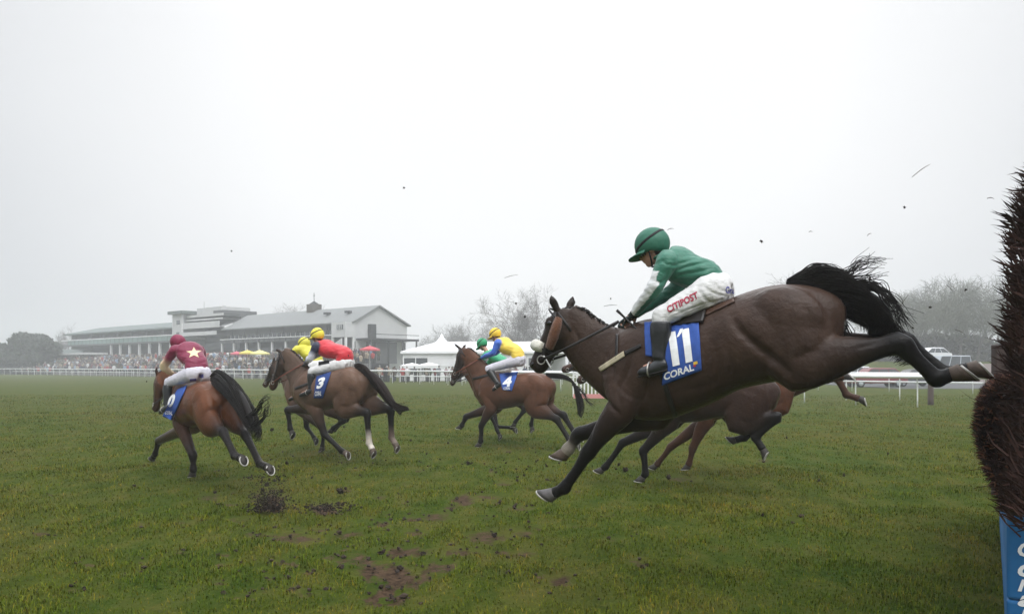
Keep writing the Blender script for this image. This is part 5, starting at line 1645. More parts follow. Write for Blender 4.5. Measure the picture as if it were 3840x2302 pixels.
tag(MB().add(v, f).build('timber_post', mat('weathered_timber', (.085,.060,.050), rough=.9, var=.3, scale=8, bump=.4, bscale=20, stretch=(1,1,.15)), None, True), 'short brown timber post standing beside a white rail post', 'post')

# ------------------------------------------------------------------ cars on the right
M['car_red'] = mat('dark_red_car_paint', (.16,.018,.025), rough=.22, var=.05, spec=.6)
M['car_white'] = mat('white_car_paint', (.72,.73,.74), rough=.22, var=.03, spec=.6)
M['car_black'] = mat('black_car_paint', (.025,.027,.03), rough=.2, var=.05, spec=.6)
M['car_silver'] = mat('silver_car_paint', (.42,.45,.48), rough=.25, var=.05, spec=.6)
M['tyre'] = mat('tyre_rubber', (.018,.018,.018), rough=.85, var=.15)
M['lamp_red'] = mat('tail_lamp', (.45,.02,.02), rough=.2, var=.05)
M['lamp_clear'] = mat('head_lamp', (.75,.75,.72), rough=.12, var=.05)
def car(x, y, paintm, label, rz=0.0, L=4.3, H=1.5, van=False, z=0.0, base=None):
    o = thing('parked_car', (x, y, z), label, 'car', rz=rz)
    c, s = math.cos(rz), math.sin(rz)
    T = lambda q: V3(x + q[0]*c - q[1]*s, y + q[0]*s + q[1]*c, z + q[2])
    h = L/2; b = .52*H + .12
    lower = [(-h,.34),(-h+.02,.60),(-h+.10,b-.06),(-h+.9,b),(h-1.0,b+.02),(h-.08,b),(h,.62),(h-.04,.34)]
    if van: upper = [(-h+.75,b),(-h+1.35,H-.03),(-h+1.9,H),(h-.15,H-.02),(h-.06,b)]
    else:   upper = [(-h+1.0,b),(-h+1.75,H-.05),(-h+2.2,H),(h-1.0,H-.03),(h-.30,b+.02)]
    def slab(prof, w0, w1, name, mt, par):
        # profile pulled across the width, narrower towards the top
        zs = [q[1] for q in prof]; z0, z1 = min(zs), max(zs)
        wd = lambda zz: w0 + (w1-w0)*(zz-z0)/max(z1-z0, 1e-6)
        v = [T((a, -wd(zz), zz)) for a, zz in prof] + [T((a, wd(zz), zz)) for a, zz in prof]
        n = len(prof)
        f = [tuple(range(n)), tuple(range(2*n-1, n-1, -1))] + [(k, n+k, n+(k+1)%n, (k+1)%n) for k in range(n)]
        ob = MB().add(v, f).build(name, M[mt], par)
        bv = ob.modifiers.new('b', 'BEVEL'); bv.width = .05; bv.segments = 3; bv.limit_method = 'ANGLE'
        return ob
    bd = slab(lower, .86, .84, 'body', paintm, o)
    slab(upper, .82, .62, 'cabin', paintm, o)
    n = len(upper)
    for sgn in (1, -1):
        z0, z1 = b+.06, H-.12
        wd = lambda zz: .82 + (.62-.82)*(zz-b)/(H-b) + .012
        x0b, x1b = upper[0][0]+.18, upper[-1][0]-.14; x0t, x1t = upper[1][0]+.12, upper[-2][0]-.05
        segs = [(0,.32),(.35,.66),(.69,1.0)]
        for (u0, u1) in segs:
            q = [(x0b+(x1b-x0b)*u0, z0),(x0b+(x1b-x0b)*u1, z0),(x0t+(x1t-x0t)*u1, z1),(x0t+(x1t-x0t)*u0, z1)]
            v = [T((a, sgn*wd(zz), zz)) for a, zz in q] + [T((a, sgn*(wd(zz)-.03), zz)) for a, zz in q]
            MB().add(v, [(0,1,2,3) if sgn < 0 else (3,2,1,0),(7,6,5,4) if sgn < 0 else (4,5,6,7),(0,4,5,1),(1,5,6,2),(2,6,7,3),(3,7,4,0)]).build('window', M['glass'], o)
        for wx in (-h+.82, h-.82):
            v, f = tube([T((wx, sgn*.66, .32)), T((wx, sgn*.86, .32))], [.32,.32], n=20, sub=1); w = MB().add(v, f).build('wheel', M['tyre'], o, True)
            v, f = tube([T((wx, sgn*.84, .32)), T((wx, sgn*.875, .32))], [.20,.19], n=14, sub=1); MB().add(v, f).build('rim', M['car_silver'], w, True)
        mb = MB(); mb.box((h-.10, sgn*.60-.16, b-.34), (h+.012, sgn*.60+.16, b-.12), M=T); mb.build('tail_lamp', M['lamp_red'], o)
        mb = MB(); mb.box((-h-.012, sgn*.58-.18, b-.32), (-h+.10, sgn*.58+.18, b-.16), M=T); mb.build('headlight', M['lamp_clear'], o)
    return o
car(at(3290,0,66)[0], 66.5, 'car_red', 'dark red estate car parked behind the white rail under the flying hind legs', rz=.08, L=4.9, H=1.62)
car(at(3445,0,68)[0], 69, 'car_black', 'black car parked right of the dark red estate car', rz=.1, L=4.4, H=1.5)
car(at(3235,0,78)[0], 80, 'car_white', 'white car parked behind the dark red estate car', rz=.05, L=4.4, H=1.75)
car(at(3590,0,82)[0], 84, 'car_silver', 'tall silver van parked beyond the black car near the fence', rz=.0, L=4.6, H=2.9, van=True)
car(at(3492,0,97)[0], 97, 'car_white', 'white car parked highest, on the bank at the edge of the wood', rz=.1, L=4.4, H=1.7, z=2.35)
mb = MB(); mb.box((30,62,-.5),(70,92,.004)); tag(mb.build('car_park', M['tarmac']), kind='structure')
mb = MB(); mb.add([(24,92.5,-.2),(95,92.5,-.2),(95,96,2.3),(24,96,2.3),(24,170,2.4),(95,170,2.4)], [(0,1,2,3),(3,2,5,4)])
bank = mb.build('bank', bpy.data.materials['turf']); paint(bank.data, 'soil', (0,0,0)); tag(bank, kind='structure')
mb = MB(); mb.box((at(3650,0,78)[0],78,0),(at(3800,0,78)[0],78.3,2.0)); tag(mb.build('garden_wall', mat('pale_pinkish_wall', (.33,.27,.25), rough=.9, var=.12, scale=1.5)), 'pale pinkish wall beyond the end of the birch fence', 'wall')

# ------------------------------------------------------------------ trees
M['bark'] = mat('bare_bark', (.085,.078,.068), rough=.9, var=.25, scale=4)
M['twigs'] = mat('bare_twigs', (.115,.100,.088), rough=.9, var=.25, scale=1.5)
M['twigs_green'] = mat('mossy_twigs', (.115,.120,.085), rough=.9, var=.25, scale=1.5)
M['leaf_dark'] = mat('dark_evergreen_leaf', (.030,.042,.026), rough=.8, var=.45, scale=.5)
def bare_tree(seed, H, spread, mt='twigs', twig_n=4, bare=.28):
    r = random.Random(seed); trunk, crown = MB(), MB()
    def seg(mb, a, b, ra, rb, n):
        d = unit(b-a); u = unit(np.cross(d, V3(.3,.5,.8))); w = np.cross(d, u)
        v = [a + ra*(math.cos(q)*u + math.sin(q)*w) for q in np.arange(n)*2*math.pi/n] + [b + rb*(math.cos(q)*u + math.sin(q)*w) for q in np.arange(n)*2*math.pi/n]
        mb.add(v, [(k, (k+1)%n, n+(k+1)%n, n+k) for k in range(n)])
    def grow(p, d, L, rad, lvl):
        n = 6 if lvl < 2 else (4 if lvl < 3 else 3)
        mb = trunk if lvl <= 1 else crown
        steps = 3 if lvl < 4 else 2
        for i in range(steps):
            d2 = unit(d + V3(r.gauss(0,.13), r.gauss(0,.13), r.gauss(.03,.08)) * (1 + .3*lvl))
            q = p + d2*L/steps; r2 = rad*(1 - .22)
            seg(mb, p, q, rad, r2, n); p, d, rad = q, d2, r2
            if lvl < 5 and (lvl > 0 or i > 0):
                for _ in range(2 if lvl < 3 else r.choice((1,2,2))):
                    az = r.uniform(0, 2*math.pi); tilt = r.uniform(.45, 1.05)*spread
                    u = unit(np.cross(d, V3(.31,.52,.79))); w = np.cross(d, u)
                    dd = unit(d*math.cos(tilt) + (u*math.cos(az) + w*math.sin(az))*math.sin(tilt) + V3(0,0,.10))
                    grow(p, dd, L*r.uniform(.50,.76), max(rad*r.uniform(.42,.62), .009), lvl+1)
    grow(V3(0,0,-.2), V3(0,0,1), H*.36, H*.020, 0)
    for mb in (trunk, crown):
        vv = np.concatenate(mb.v)
        mb.v = [vv]
    top = np.concatenate(crown.v)[:, 2].max(); k = H/top
    trunk.v = [trunk.v[0]*k]; crown.v = [crown.v[0]*k]
    return trunk.mesh('trunk'), crown.mesh('crown'), mt
PROTO = [bare_tree(s, 10.0, sp_) for s, sp_ in ((1,.95),(2,1.05),(3,.85),(4,1.1))]
for a, b, _ in PROTO: print('tree faces', len(a.polygons), len(b.polygons))
def tree(px, pyt, Y, base=1400, proto=0, label='', rz=0.0, mt='twigs', wide=1.0, name='bare_tree', group=None, z0=0.0):
    top = at(px, pyt, Y); k = (top[2]-z0)/10.0
    o = thing(name, (top[0], Y, z0), label, 'tree', group, rz)
    o.scale = (k*wide, k*wide, k)
    a, b, _ = PROTO[proto]
    for nm, me, m_ in (('trunk', a, M['bark']), ('crown', b, M[mt])):
        if not me.materials: me.materials.append(m_)
        c = bpy.data.objects.new(nm, me); COL.objects.link(c); c.parent = o
        c.material_slots[0].link = 'OBJECT'; c.material_slots[0].material = m_
    return o
tree(238, 1203, 205, proto=2, label='lone bare tree with a tall stem left of the green roofed stand', wide=.8)
tree(1095, 1135, 165, proto=1, label='bare treetop showing above the grandstand roof beside the turret', wide=1.0)
tree(1925, 1078, 140, proto=0, label='large bare tree with spreading limbs above the marquee', rz=.4, wide=1.05)
tree(2045, 1050, 146, proto=3, label='tallest bare tree above the marquee, just left of the leaping horse\'s ears', rz=1.9, wide=.85)
row = [(1585,1255,190,2),(1640,1240,195,0),(1700,1205,185,1),(1765,1178,180,3),(1830,1190,178,2),(1885,1205,170,1),(1985,1190,170,0),(2085,1190,170,2),(2130,1215,168,3)]
for i, (px, py, Y, pr) in enumerate(row):
    tree(px, py, Y, proto=pr, label='pale bare tree in the misty row behind the marquee', rz=i*1.3, wide=1.1, group='bare trees in the row behind the marquee')
tree(3045, 985, 150, proto=1, label='faint bare treetop rising above the leaping horse\'s croup', rz=.7, wide=.9)
wood = [(3330,1065,150),(3375,1075,135),(3420,1060,140),(3470,1055,128),(3515,1030,150),(3560,1035,134),(3600,1045,120),(3645,1025,138),(3690,1030,126),(3735,1020,150),(3780,1030,132),(3830,1020,140),(3440,1110,118),(3540,1110,112),(3660,1100,112),(3745,1090,116),(3390,1120,122),(3290,1130,150),(3605,1120,108)]
for i, (px, py, Y) in enumerate(wood):
    tree(px, py, Y, proto=i % 4, label='bare greyish green tree in the misty wood at the right', rz=i*2.1, mt='twigs_green', wide=1.25, group='trees of the misty wood at the right', z0=2.3)
def evergreen(px, pyt, Y, w, label, seed):
    top = at(px, pyt, Y); r = np.random.default_rng(seed); H = top[2]
    o = thing('evergreen_tree', (top[0], Y, 0), label, 'tree', 'dark evergreens at the far left')
    v, f = tube([(top[0],Y,-.1),(top[0],Y,H*.3),(top[0]+.1,Y,H*.75)], [.28,.22,.08], n=8, sub=2); MB().add(v, f).build('trunk', M['bark'], o, True)
    n = 9000
    lobes = np.stack([r.uniform(-.55,.55,26)*w, r.uniform(-.5,.5,26)*w, H*(.16+.74*r.random(26)**.9)], 1)
    lobes[:, :2] *= (1.25 - .75*(lobes[:, 2:]/H))
    li = r.integers(0, 26, n); d = r.normal(size=(n,3)); d /= np.linalg.norm(d, axis=1, keepdims=True)
    c = lobes[li] + d*(r.random((n,1))**.4)*np.array([.30*w,.30*w,.14*H]); c[:, 2] = np.minimum(c[:, 2], H); c[:, 2] = np.maximum(c[:, 2], .2)
    a = r.normal(size=(n,3))*.22; b = r.normal(size=(n,3))*.22
    vv = np.stack([c-a, c+b, c+a, c-b], 1).reshape(-1,3) + np.array((top[0], Y, 0))
    fs = [(4*i,4*i+1,4*i+2,4*i+3) for i in range(n)]
    MB().add(vv, fs).build('crown', M['leaf_dark'], o)
evergreen(110, 1248, 180, 8.5, 'tallest dark evergreen in the clump at the far left', 1)
evergreen(40, 1290, 178, 7.0, 'rounded dark evergreen at the left edge of the photo', 2)
evergreen(175, 1275, 184, 6.0, 'narrow dark evergreen at the right of the far left clump', 3)
evergreen(-60, 1330, 175, 8.0, 'low dark evergreen half outside the left edge', 4)

def hedge():
    r = np.random.default_rng(9); a, b = at(3150, 0, 118), at(3900, 0, 118)
    o = thing('hedge', ((a[0]+b[0])/2, 118, 2.3), 'long scrubby undergrowth at the foot of the misty wood', 'hedge')
    n = 26000
    x = r.uniform(a[0], b[0], n); hgt = 2.2 + 2.6*vnoise(x*.22, x*0+3, 7, 3)
    z = 2.25 + hgt*r.random(n)**1.3; y = 118 + r.uniform(-1.5, 3.5, n)
    c = np.stack([x, y, z], 1); d = r.normal(size=(n,3))*.13; e = r.normal(size=(n,3))*.20
    vv = np.stack([c-d, c+e, c+d, c-e], 1).reshape(-1,3)
    MB().add(vv, [(4*i,4*i+1,4*i+2,4*i+3) for i in range(n)]).build('foliage', mat('scrub', (.075,.078,.050), rough=.9, var=.35, scale=.6), o)
hedge()

# ------------------------------------------------------------------ the steeplechase fence
FO = V3(2.92, 5.0, 0); FU = V3(math.sin(R(31)), math.cos(R(31)), 0); FL = V3(-math.cos(R(31)), math.sin(R(31)), 0)
def fp(u, w, z): return FO + u*FU + w*FL + V3(0, 0, z)
M['birch'] = mat('birch_twigs', (.036,.017,.013), rough=.7, var=.6, scale=7, spec=.10)
M['birch_light'] = mat('cut_birch_ends', (.13,.045,.022), rough=.8, var=.5, scale=9)
M['foam_blue'] = mat('blue_padded_board', (.012,.125,.32), rough=.6, var=.10, scale=5, bump=.1, bscale=25)
def fence():
    o = thing('steeplechase_fence', fp(.5, -.5, 0), 'dark packed birch fence with a blue padded base at the right edge', 'fence')
    r = np.random.default_rng(5)
    def twig_mesh(P, D, L, rad):
        n = len(P); D = D/np.linalg.norm(D, axis=1, keepdims=True)
        u = np.cross(D, r.normal(size=(n,3))); u /= np.linalg.norm(u, axis=1, keepdims=True); w = np.cross(D, u)
        m = P + D*L[:, None]*.5 + u*(L*.06*r.normal(size=n))[:, None]; e = P + D*L[:, None] + w*(L*.08*r.normal(size=n))[:, None]
        V, k = [], 0
        for q in range(3):
            a = 2*math.pi*q/3; V.append(P + (u*math.cos(a) + w*math.sin(a))*rad[:, None])
        for q in range(3):
            a = 2*math.pi*q/3; V.append(m + (u*math.cos(a) + w*math.sin(a))*rad[:, None]*.75)
        V.append(e)
        V = np.stack(V, 1).reshape(-1, 3); F_ = []
        for i in range(n):
            b = 7*i
            for q in range(3):
                q2 = (q+1) % 3
                F_.append((b+q, b+q2, b+3+q2, b+3+q)); F_.append((b+3+q, b+3+q2, b+6))
        return V, F_
    # packed body: rounded belly on the landing side
    prof = [(.17,.30),(.16,.80),(.08,1.00),(.03,1.15),(.0,1.30),(.02,1.45),(.07,1.55),(.20,1.60),(.75,1.62),(.9,1.4),(.9,.30)]     # (distance behind the belly, height)
    mb = MB(); n = len(prof)
    v = [fp(u, -(d+.03), z*.985) for u in (.02, 1.5, 3, 4.4) for d, z in prof]
    f = [(i*n+k, i*n+(k+1)%n, (i+1)*n+(k+1)%n, (i+1)*n+k) for i in range(3) for k in range(n)] + [tuple(range(n-1,-1,-1)), tuple(3*n+k for k in range(n))]
    mb.add(v, f)
    def sample(cnt, dmax=None):
        """points on the belly, the end face and the top with outward directions"""
        P, D = [], []
        for _ in range(cnt):
            q = r.random()
            if q < .45:      # end face towards the camera
                z = r.uniform(.72, 1.62); dl = np.interp(z, [.3,.8,1.0,1.15,1.3,1.45,1.55,1.62], [.17,.16,.08,.03,0,.02,.07,.2])
                d = r.uniform(dl, .9); P.append(fp(-.0, -d, z)); D.append(-FU*1.0 + FL*r.normal(0,.35) + V3(0,0,r.normal(.15,.4)))
            elif q < .8:     # belly
                k = r.uniform(1, 7); i = int(k); fr_ = k-i
                d = prof[i][0]*(1-fr_) + prof[i+1][0]*fr_; z = prof[i][1]*(1-fr_) + prof[i+1][1]*fr_
                P.append(fp(4.3*r.random()**2, -d, z)); D.append(FL*.8 - FU*r.normal(.3,.4) + V3(0,0,r.normal((z-1.15)*1.2,.35)))
            else:
                d = r.uniform(.1,.9); P.append(fp(4.3*r.random()**1.6, -d, 1.60)); D.append(V3(0,0,1) + FL*r.normal(.25,.4) + FU*r.normal(-.2,.4))
        return np.array(P), np.array(D)
    P, D = sample(6500)
    V_, F_ = twig_mesh(P - D/np.linalg.norm(D,axis=1,keepdims=True)*.05, D, r.uniform(.06,.12,len(P)), r.uniform(.0035,.0075,len(P)))
    mb.add(V_, F_)
    P, D = sample(14)
    V_, F_ = twig_mesh(P - D*.02, D, r.uniform(.16,.36,len(P)), r.uniform(.0022,.0038,len(P)))
    mb.add(V_, F_)
    bd = mb.build('birch_body', M['birch'], o)
    P, D = sample(1300)
    V_, F_ = twig_mesh(P - D*.02, D, r.uniform(.05,.08,len(P)), r.uniform(.005,.010,len(P)))
    MB().add(V_, F_).build('cut_ends', M['birch_light'], bd)
    # taller loose brush rising beside it
    mb = MB()
    Ps, Ds, Ls = [], [], []
    for k in range(470):                                  # bundles of twigs, each leaning its own way
        z = r.uniform(.85, 2.75); edge = np.interp(z, [.9,1.3,1.6,1.9,2.2,2.45,2.62,2.75], [3800,3800,3806,3806,3802,3822,3856,3900])
        px = edge + (4000-edge)*r.random()**1.3; Yb = r.uniform(4.0, 4.8); m_ = r.integers(5, 11)
        c = np.array(((px-CX)/FPX*4.4 + (Yb-4.4)*.60, Yb, z))
        d = np.array((-.75 + .35*r.normal(), .25*r.normal(), .62 + .42*r.normal()))
        Ps.append(c + r.normal(size=(m_,3))*np.array((.02,.02,.03))); Ds.append(d + r.normal(size=(m_,3))*.20); Ls.append(r.uniform(.06,.15,m_)*(1 if r.random() < .9 else 1.5))
    P, D, lit = np.concatenate(Ps), np.concatenate(Ds), np.concatenate(Ls); n = len(P)
    V_, F_ = twig_mesh(P, D, lit, r.uniform(.004,.0095,n))
    mb.add(V_, F_)
    v, f = tube([(2.98,4.5,.95),(2.97,4.5,1.2),(2.99,4.5,1.9),(3.03,4.5,2.4),(3.06,4.5,2.6)], [(.08,.25),(.09,.25),(.08,.22),(.05,.16),(.02,.08)], side=tuple(FU), n=10, sub=3)
    mb.add(v, f)
    mb.build('tall_brush', M['birch'], o)
    # padded base board round the end, lettered on the end face
    mb = MB()
    a0, a1 = fp(-.06, -.155, 0), fp(-.06, -1.0, 0)
    top = .81
    def bx(u0, u1, w0, w1, z0, z1): mb.box((u0,w0,z0),(u1,w1,z1), M=lambda q: fp(*q))
    bx(-.10, 4.4, -.95, -.155, -.05, .29)
    bx(-.10, .0, -.95, -.155, .292, top)
    bx(.004, 4.4, -.23, -.157, .292, top)
    bo = mb.build('base_board', M['foam_blue'], o)
    bv = bo.modifiers.new('b', 'BEVEL'); bv.width = .02; bv.segments = 3
    # italic letters running down the board, cut by the edge of the photo
    x0 = -.212
    for ch, zt, hgt, wdt in (('C',.655,.095,.10),('o',.52,.08,.09),('r',.425,.075,.07),('a',.335,.075,.09),('l',.245,.10,.05)):
        uv, fc = text_mesh(ch, .03, .35)
        pts = [fp(-.104, x0 - a*wdt, zt - hgt + b*hgt) for a, b in uv]
        MB().add(np.array(pts), fc).build('lettering', M['print_white'], bo)
fence()
q = at(3770, 0, 10.5)
mb = MB(); mb.box((q[0]-.12,10.5,0),(q[0]+.42,10.62,1.99)); wing = mb.build('fence_wing', mat('dark_brown_board', (.055,.035,.030), rough=.85, var=.25, scale=5, bump=.2, bscale=20), None)
bv = wing.modifiers.new('b', 'BEVEL'); bv.width = .012; bv.segments = 2
tag(wing, 'dark brown upright board standing just beyond the birch fence', 'board')

# ------------------------------------------------------------------ turf thrown up by the hooves
M['clod'] = mat('wet_turf_clod', (.022,.014,.009), rough=.9, var=.5, scale=40, bump=.6, bscale=60)
def clod_mesh(seed, k=1.0, flat=.7):
    r = random.Random(seed)
    v, f = blob((0,0,0), np.eye(3), (k, k*.8, k*flat), 9, 6)
    v = np.array([p*(1 + .75*mnoise.noise(Vector(p*2.2/k) + Vector((seed*3.1, 0, 0)))) for p in v])
    mb = MB().add(v, f)
    for _ in range(6):
        d = unit((r.gauss(0,1), r.gauss(0,1), r.gauss(0,1)))
        a, b = tube([d*k*.4, d*k*1.1, d*k*r.uniform(1.3,1.9) + V3(r.gauss(0,.2), r.gauss(0,.2), r.gauss(0,.2))*k], [k*.16, k*.10, k*.03], n=5, sub=1); mb.add(a, b)
    me = mb.mesh('clod'); me.materials.append(M['clod']); return me
CL = [clod_mesh(i) for i in range(6)]
clods = [(2455,1617,9,.034),(2508,1788,8.5,.035),(1275,1840,10.5,.05),(1755,1735,12,.03),(2320,1740,8.5,.02),(2860,1930,7,.015),(1935,1138,8,.013),(1968,1188,8,.014),(2855,905,5.5,.012),(3392,778,6,.010),
         (3262,1045,7,.014),(3622,1087,7,.012),(3488,1152,7,.012),(3420,1290,8,.014),(3423,1230,8,.012),(3165,1780,9,.02),(3070,1800,9,.016),(1365,1650,13,.018),(1020,1610,12,.03),(1290,1600,13,.022),(1540,1650,13,.02),(1680,1660,13,.018),
         (868,941,9,.009),(1515,705,9,.012),(2290,1120,8,.008),(1075,1735,11,.03),(1170,1790,11,.02),(1350,1780,11,.022),(1000,1760,10,.02),(1600,1700,12,.016),(1430,1690,12,.018),(1940,1800,10,.022),(1965,1780,10,.018),(2050,1745,9,.016),
         (550,1430,13,.012),(1555,1608,14,.014),(2345,1760,8.6,.03),(2020,1840,8,.018),(1860,1770,10,.016),(3330,1700,8,.014),(2950,1640,9,.014),(3250,1690,8,.010),(1000,1815,9.6,.03),(1030,1800,9.8,.022),(985,1835,9.4,.026),(1055,1840,9.4,.02)]
for i, (px, py, Y, k) in enumerate(clods):
    o = bpy.data.objects.new('turf_clod', CL[i % 6]); COL.objects.link(o)
    o.location = tuple(at(px, py, Y)); o.scale = (k, k, k*random.uniform(.6,1)); o.rotation_euler = tuple(random.uniform(0,6) for _ in range(3))
    tag(o, 'small dark clod of turf flung into the air by the hooves', 'clod', 'clods of turf in the air')
sticks = [(3455,640,5,.16,.6),(1918,1036,9,.16,.25),(2515,860,6,.05,.2),(3390,1130,6,.14,.9),(2290,1146,8,.14,.1),(3040,870,6,.03,.1),(3715,745,5,.05,.0),(3600,1245,6,.1,-.4),(3560,1080,6,.07,-.7),(3260,880,6,.04,.5)]
M['twig_loose'] = mat('loose_twig', (.10,.085,.07), rough=.8, var=.3)
for i, (px, py, Y, L, a) in enumerate(sticks):
    c = at(px, py, Y); d = V3(math.cos(a), .2, math.sin(a))
    v, f = tube([c - d*L/2, c + V3(0,0,.006), c + d*L/2], [.0022,.0026,.001], n=5, sub=3)
    tag(MB().add(v, f).build('birch_twig', M['twig_loose'], None, True), 'thin snapped birch twig hanging in the air', 'twig', 'snapped birch twigs in the air')
def spray(px, py, Y, w, h, n, label):
    r = np.random.default_rng(int(px)); mb = MB(); c = at(px, py, Y)
    for i in range(n):
        q = c + np.array([r.normal()*w, r.normal()*w*.8, abs(r.normal())*h - .02])
        k = r.uniform(.003, .013)*(1.3 - min(abs(q[2]-c[2])/h/2, 1))
        v, f = blob(q, np.eye(3), (k, k*r.uniform(.5,1), k*r.uniform(.4,1)), 5, 4); mb.add(v + r.normal(size=v.shape)*k*.25, f)
    tag(mb.build('soil_spray', M['clod']), label, 'soil', kind='stuff')
spray(1012, 1905, 9.4, .11, .19, 900, 'burst of dark soil kicked up behind the leftmost horse')
spray(1225, 1905, 9.3, .17, .05, 300, 'low scatter of dark soil right of the kicked up burst')
spray(1000, 1800, 10.2, .18, .18, 130, 'loose crumbs of soil below the hind shoes of the leftmost horse')
spray(1330, 1740, 12.8, .7, .20, 90, 'crumbs of soil under the horse with the red rider')
spray(2050, 1760, 9.5, .6, .25, 90, 'crumbs of soil around the landing forelegs')
# ------------------------------------------------------------------ tack, numbers and marks
def fleece_tube(H, pts, rad, name, mt):
    P = np.array([H['F'].W(H['S'](q[:2], q[2])) if abs(q[0]) > 10 else H['F'].W(np.array(q)) for q in pts])
    v, f = tube(P, np.array(rad, float), n=18, sub=7)
    no = v - np.repeat(P.mean(0)[None], len(v), 0)
    v = np.array([p + unit(n_)*.004*mnoise.noise(Vector(p*70)) for p, n_ in zip(v, no)])
    return MB().add(v, f).build(name, M[mt], H['root'], True)
def star(n=5, r=.42):
    return [(.5 + .5*(1 if i % 2 == 0 else r)*math.sin(math.pi*i/n), .5 + .5*(1 if i % 2 == 0 else r)*math.cos(math.pi*i/n)) for i in range(2*n)]
RECT = [(0,0),(1,0),(1,1),(0,1)]
def mark(poly, quad, bvh, mt, parent, name='printed_panel', off=.004):
    uv, f = poly_uv(poly); return decal_uv(uv, f, quad, bvh, name, mt, parent, off)

# horse 11
c1, b1 = lay_patch(A, [(2500,1222),(2622,1205),(2632,1387),(2485,1444)], 'saddle_cloth', M['cloth_blue'], ripple=.006)
lettering('11', [(2506,1249),(2584,1231),(2598,1354),(2524,1374)], b1, M['print_white'], c1, name='number', bold=.085, off=.005)
mark([(0,0),(.35,0),(1,.55),(1,1),(.55,.95)], [(2536,1238),(2562,1232),(2562,1256),(2538,1266)], b1, M['print_white'], c1, name='number', off=.0055)
lettering('CORAL', [(2491,1398),(2599,1363),(2604,1388),(2490,1427)], b1, M['print_white'], c1, bold=.03, off=.005)
mark(RECT, [(2600,1358),(2615,1353),(2617,1363),(2602,1368)], b1, M['print_yellow'], c1, off=.005)
mark(RECT, [(2600,1368.5),(2610,1365),(2611,1373),(2602,1376)], b1, M['print_red'], c1, off=.0055)
lay_patch(A, [(2418,1212),(2452,1210),(2448,1338),(2424,1334)], 'cloth_front', M['cloth_blue'], nu=6, ripple=.005)
lay_patch(A, [(2474,1196),(2655,1156),(2640,1212),(2490,1232)], 'saddle', M['leather'], off=.028, thick=.02)
lay_patch(A, [(2640,1165),(2752,1124),(2757,1134),(2648,1186)], 'saddle_edge', M['leather_brown'], nv=4, off=.012)
lay_patch(A, [(2247,1378),(2340,1317),(2344,1336),(2255,1394)], 'breast_girth', M['strap_tan'], nv=5, off=.010)
lay_patch(A, [(2343,1319),(2404,1290),(2406,1302),(2346,1333)], 'girth_buckle_strap', M['leather'], nv=4, off=.012)
lay_patch(A, [(2312,1255),(2320,1255),(2317,1345),(2309,1345)], 'neck_strap', M['leather'], nu=3, off=.010)
lay_patch(A, [(2472,1400),(2490,1400),(2542,1560),(2525,1563)], 'girth', M['leather'], nu=5, off=.010)
fleece_tube(A, [(2096,1192,.100),(2088,1222,.112),(2075,1262,.105),(2060,1305,.080)], [.030,.040,.042,.034], 'cheek_fleece', 'fleece_brown')
fleece_tube(A, [(2034,1303,.075),(2018,1297,.05),(2010,1294,0),(2018,1297,-.05),(2034,1303,-.075)], [.038,.046,.048,.046,.038], 'nose_fleece', 'fleece_white')
P = [A['F'].W(A['S'](q[:2], q[2])) for q in ((2034,1326,.070),(2050,1352,.075),(2068,1384,.055))]
v, f = tube(P, np.full((3,2), .006), n=6, sub=4); MB().add(v, f).build('drop_strap', M['print_white'], A['root'], True)
lettering('CITIPOST', [(2499,1150),(2612,1093),(2620,1117),(2506,1174)], J1['bb'], M['print_red'], J1['breeches'], bold=.03)
lettering('Gra', [(2720,1074),(2752,1078),(2752,1102),(2720,1099)], J1['bb'], M['print_blue'], J1['breeches'], bold=.02)
mb = MB()                                                          # whip held in the near hand
p0 = F1.W(F1.px(2352,1200,.10)); p1 = F1.W(F1.px(2313,1163,.12)); p2 = F1.W(F1.px(2400,1245,.16))
v, f = tube([p1, p1*.5+p0*.5, p0, p2], [.012,.009,.008,.005], n=8, sub=3)
tag(MB().add(v, f).build('whip', M['leather'], None, True), 'short black whip gripped in the green rider\'s hands', 'whip')

# bay on the far left
c2, b2 = lay_patch(Bh, [(668,1462),(704,1446),(648,1575),(613,1560)], 'saddle_cloth', M['cloth_blue'], off=.018)
lettering('0', [(636,1482),(664,1473),(648,1526),(624,1526)], b2, M['print_white'], c2, name='number', bold=.05, off=.006)
lettering('CORAL', [(620,1540),(650,1540),(646,1556),(617,1552)], b2, M['print_white'], c2, bold=.02, off=.006)
mark(star(), [(697,1303),(756,1299),(758,1345),(697,1345)], J2['bj'], mat('cream_star', CREAM, rough=.6, var=.08), J2['silks'], name='star', off=.005)
lettering('Stobart', [(716,1415),(776,1412),(776,1428),(716,1431)], J2['bb'], M['print_blue'], J2['breeches'], bold=.02) if False else None
mark(RECT, [(746,1402),(763,1402),(763,1416),(746,1416)], J2['bb'], M['print_blue'], J2['breeches'])
mark(RECT, [(712,1420),(736,1418),(736,1428),(712,1430)], J2['bb'], M['print_blue'], J2['breeches'])

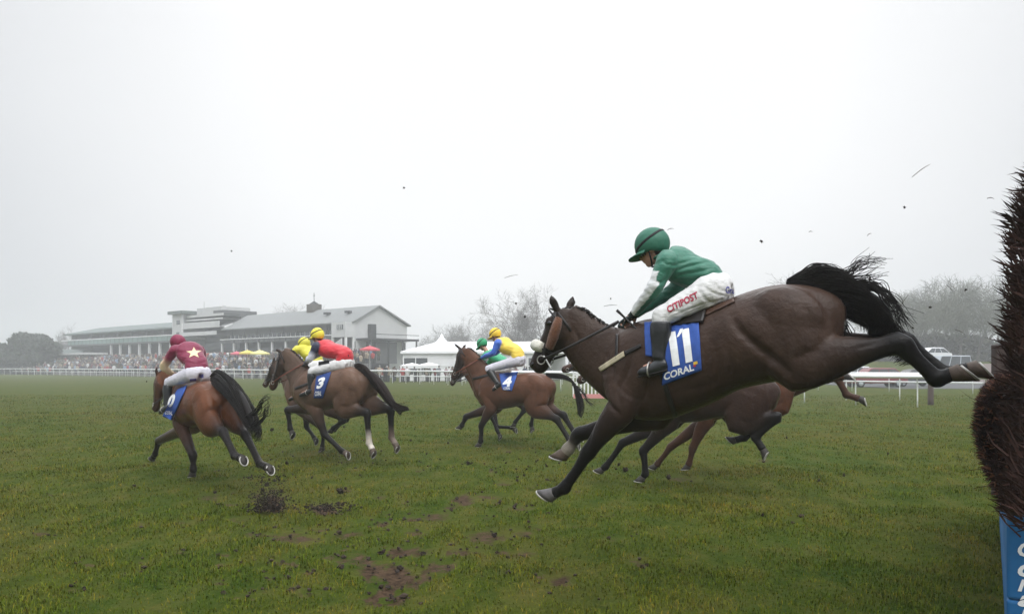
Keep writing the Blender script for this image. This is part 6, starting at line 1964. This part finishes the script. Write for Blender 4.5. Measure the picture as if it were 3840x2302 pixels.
# brown horse, number 3
c3, b3 = lay_patch(C, [(1188,1413),(1244,1395),(1212,1492),(1178,1492)], 'saddle_cloth', M['cloth_navy'], off=.018)
lettering('3', [(1195,1420),(1225,1410),(1207,1456),(1186,1458)], b3, M['print_white'], c3, name='number', bold=.05, off=.006)
lettering('CORAL', [(1182,1467),(1207,1465),(1205,1483),(1181,1484)], b3, M['print_white'], c3, bold=.02, off=.006)
mark(RECT, [(1272,1330),(1308,1330),(1308,1347),(1272,1347)], J3['bb'], M['print_black'], J3['breeches'])
mark(RECT, [(1272,1335),(1308,1335),(1308,1338),(1272,1338)], J3['bb'], M['print_yellow'], J3['breeches'], off=.008)
mark(RECT, [(1194,1356),(1234,1350),(1236,1363),(1194,1370)], J3['bb'], M['print_black'], J3['breeches'])

# bay, number 4
c4, b4 = lay_patch(D_, [(1872,1403),(1944,1394),(1920,1466),(1886,1462)], 'saddle_cloth', M['cloth_blue'], off=.018)
lettering('4', [(1884,1418),(1925,1408),(1915,1448),(1886,1452)], b4, M['print_white'], c4, name='number', bold=.05, off=.006)
lettering('CORAL', [(1888,1452),(1914,1449),(1913,1460),(1889,1462)], b4, M['print_white'], c4, bold=.02, off=.006)

lay_patch(D_, [(1772,1416),(1848,1398),(1848,1406),(1773,1425)], 'breast_girth', M['leather'], nv=4, off=.012)
lay_patch(C, [(1106,1452),(1168,1430),(1168,1439),(1107,1461)], 'breast_girth', M['leather'], nv=4, off=.012)
# ------------------------------------------------------------------ misty air
def haze():
    m = bpy.data.materials.new('haze'); m.use_nodes = True
    t = m.node_tree; t.nodes.clear()
    o = t.nodes.new('ShaderNodeOutputMaterial'); v = t.nodes.new('ShaderNodeVolumePrincipled')
    v.inputs['Color'].default_value = (.97,.98,1.0,1)
    v.inputs['Density'].default_value = HAZE
    v.inputs['Anisotropy'].default_value = .25
    t.links.new(v.outputs['Volume'], o.inputs['Volume'])
    mb = MB(); mb.box((-420,-60,-1.1), (420,520,28))
    tag(mb.build('haze', m), kind='stuff')
HAZE = .0020
haze()
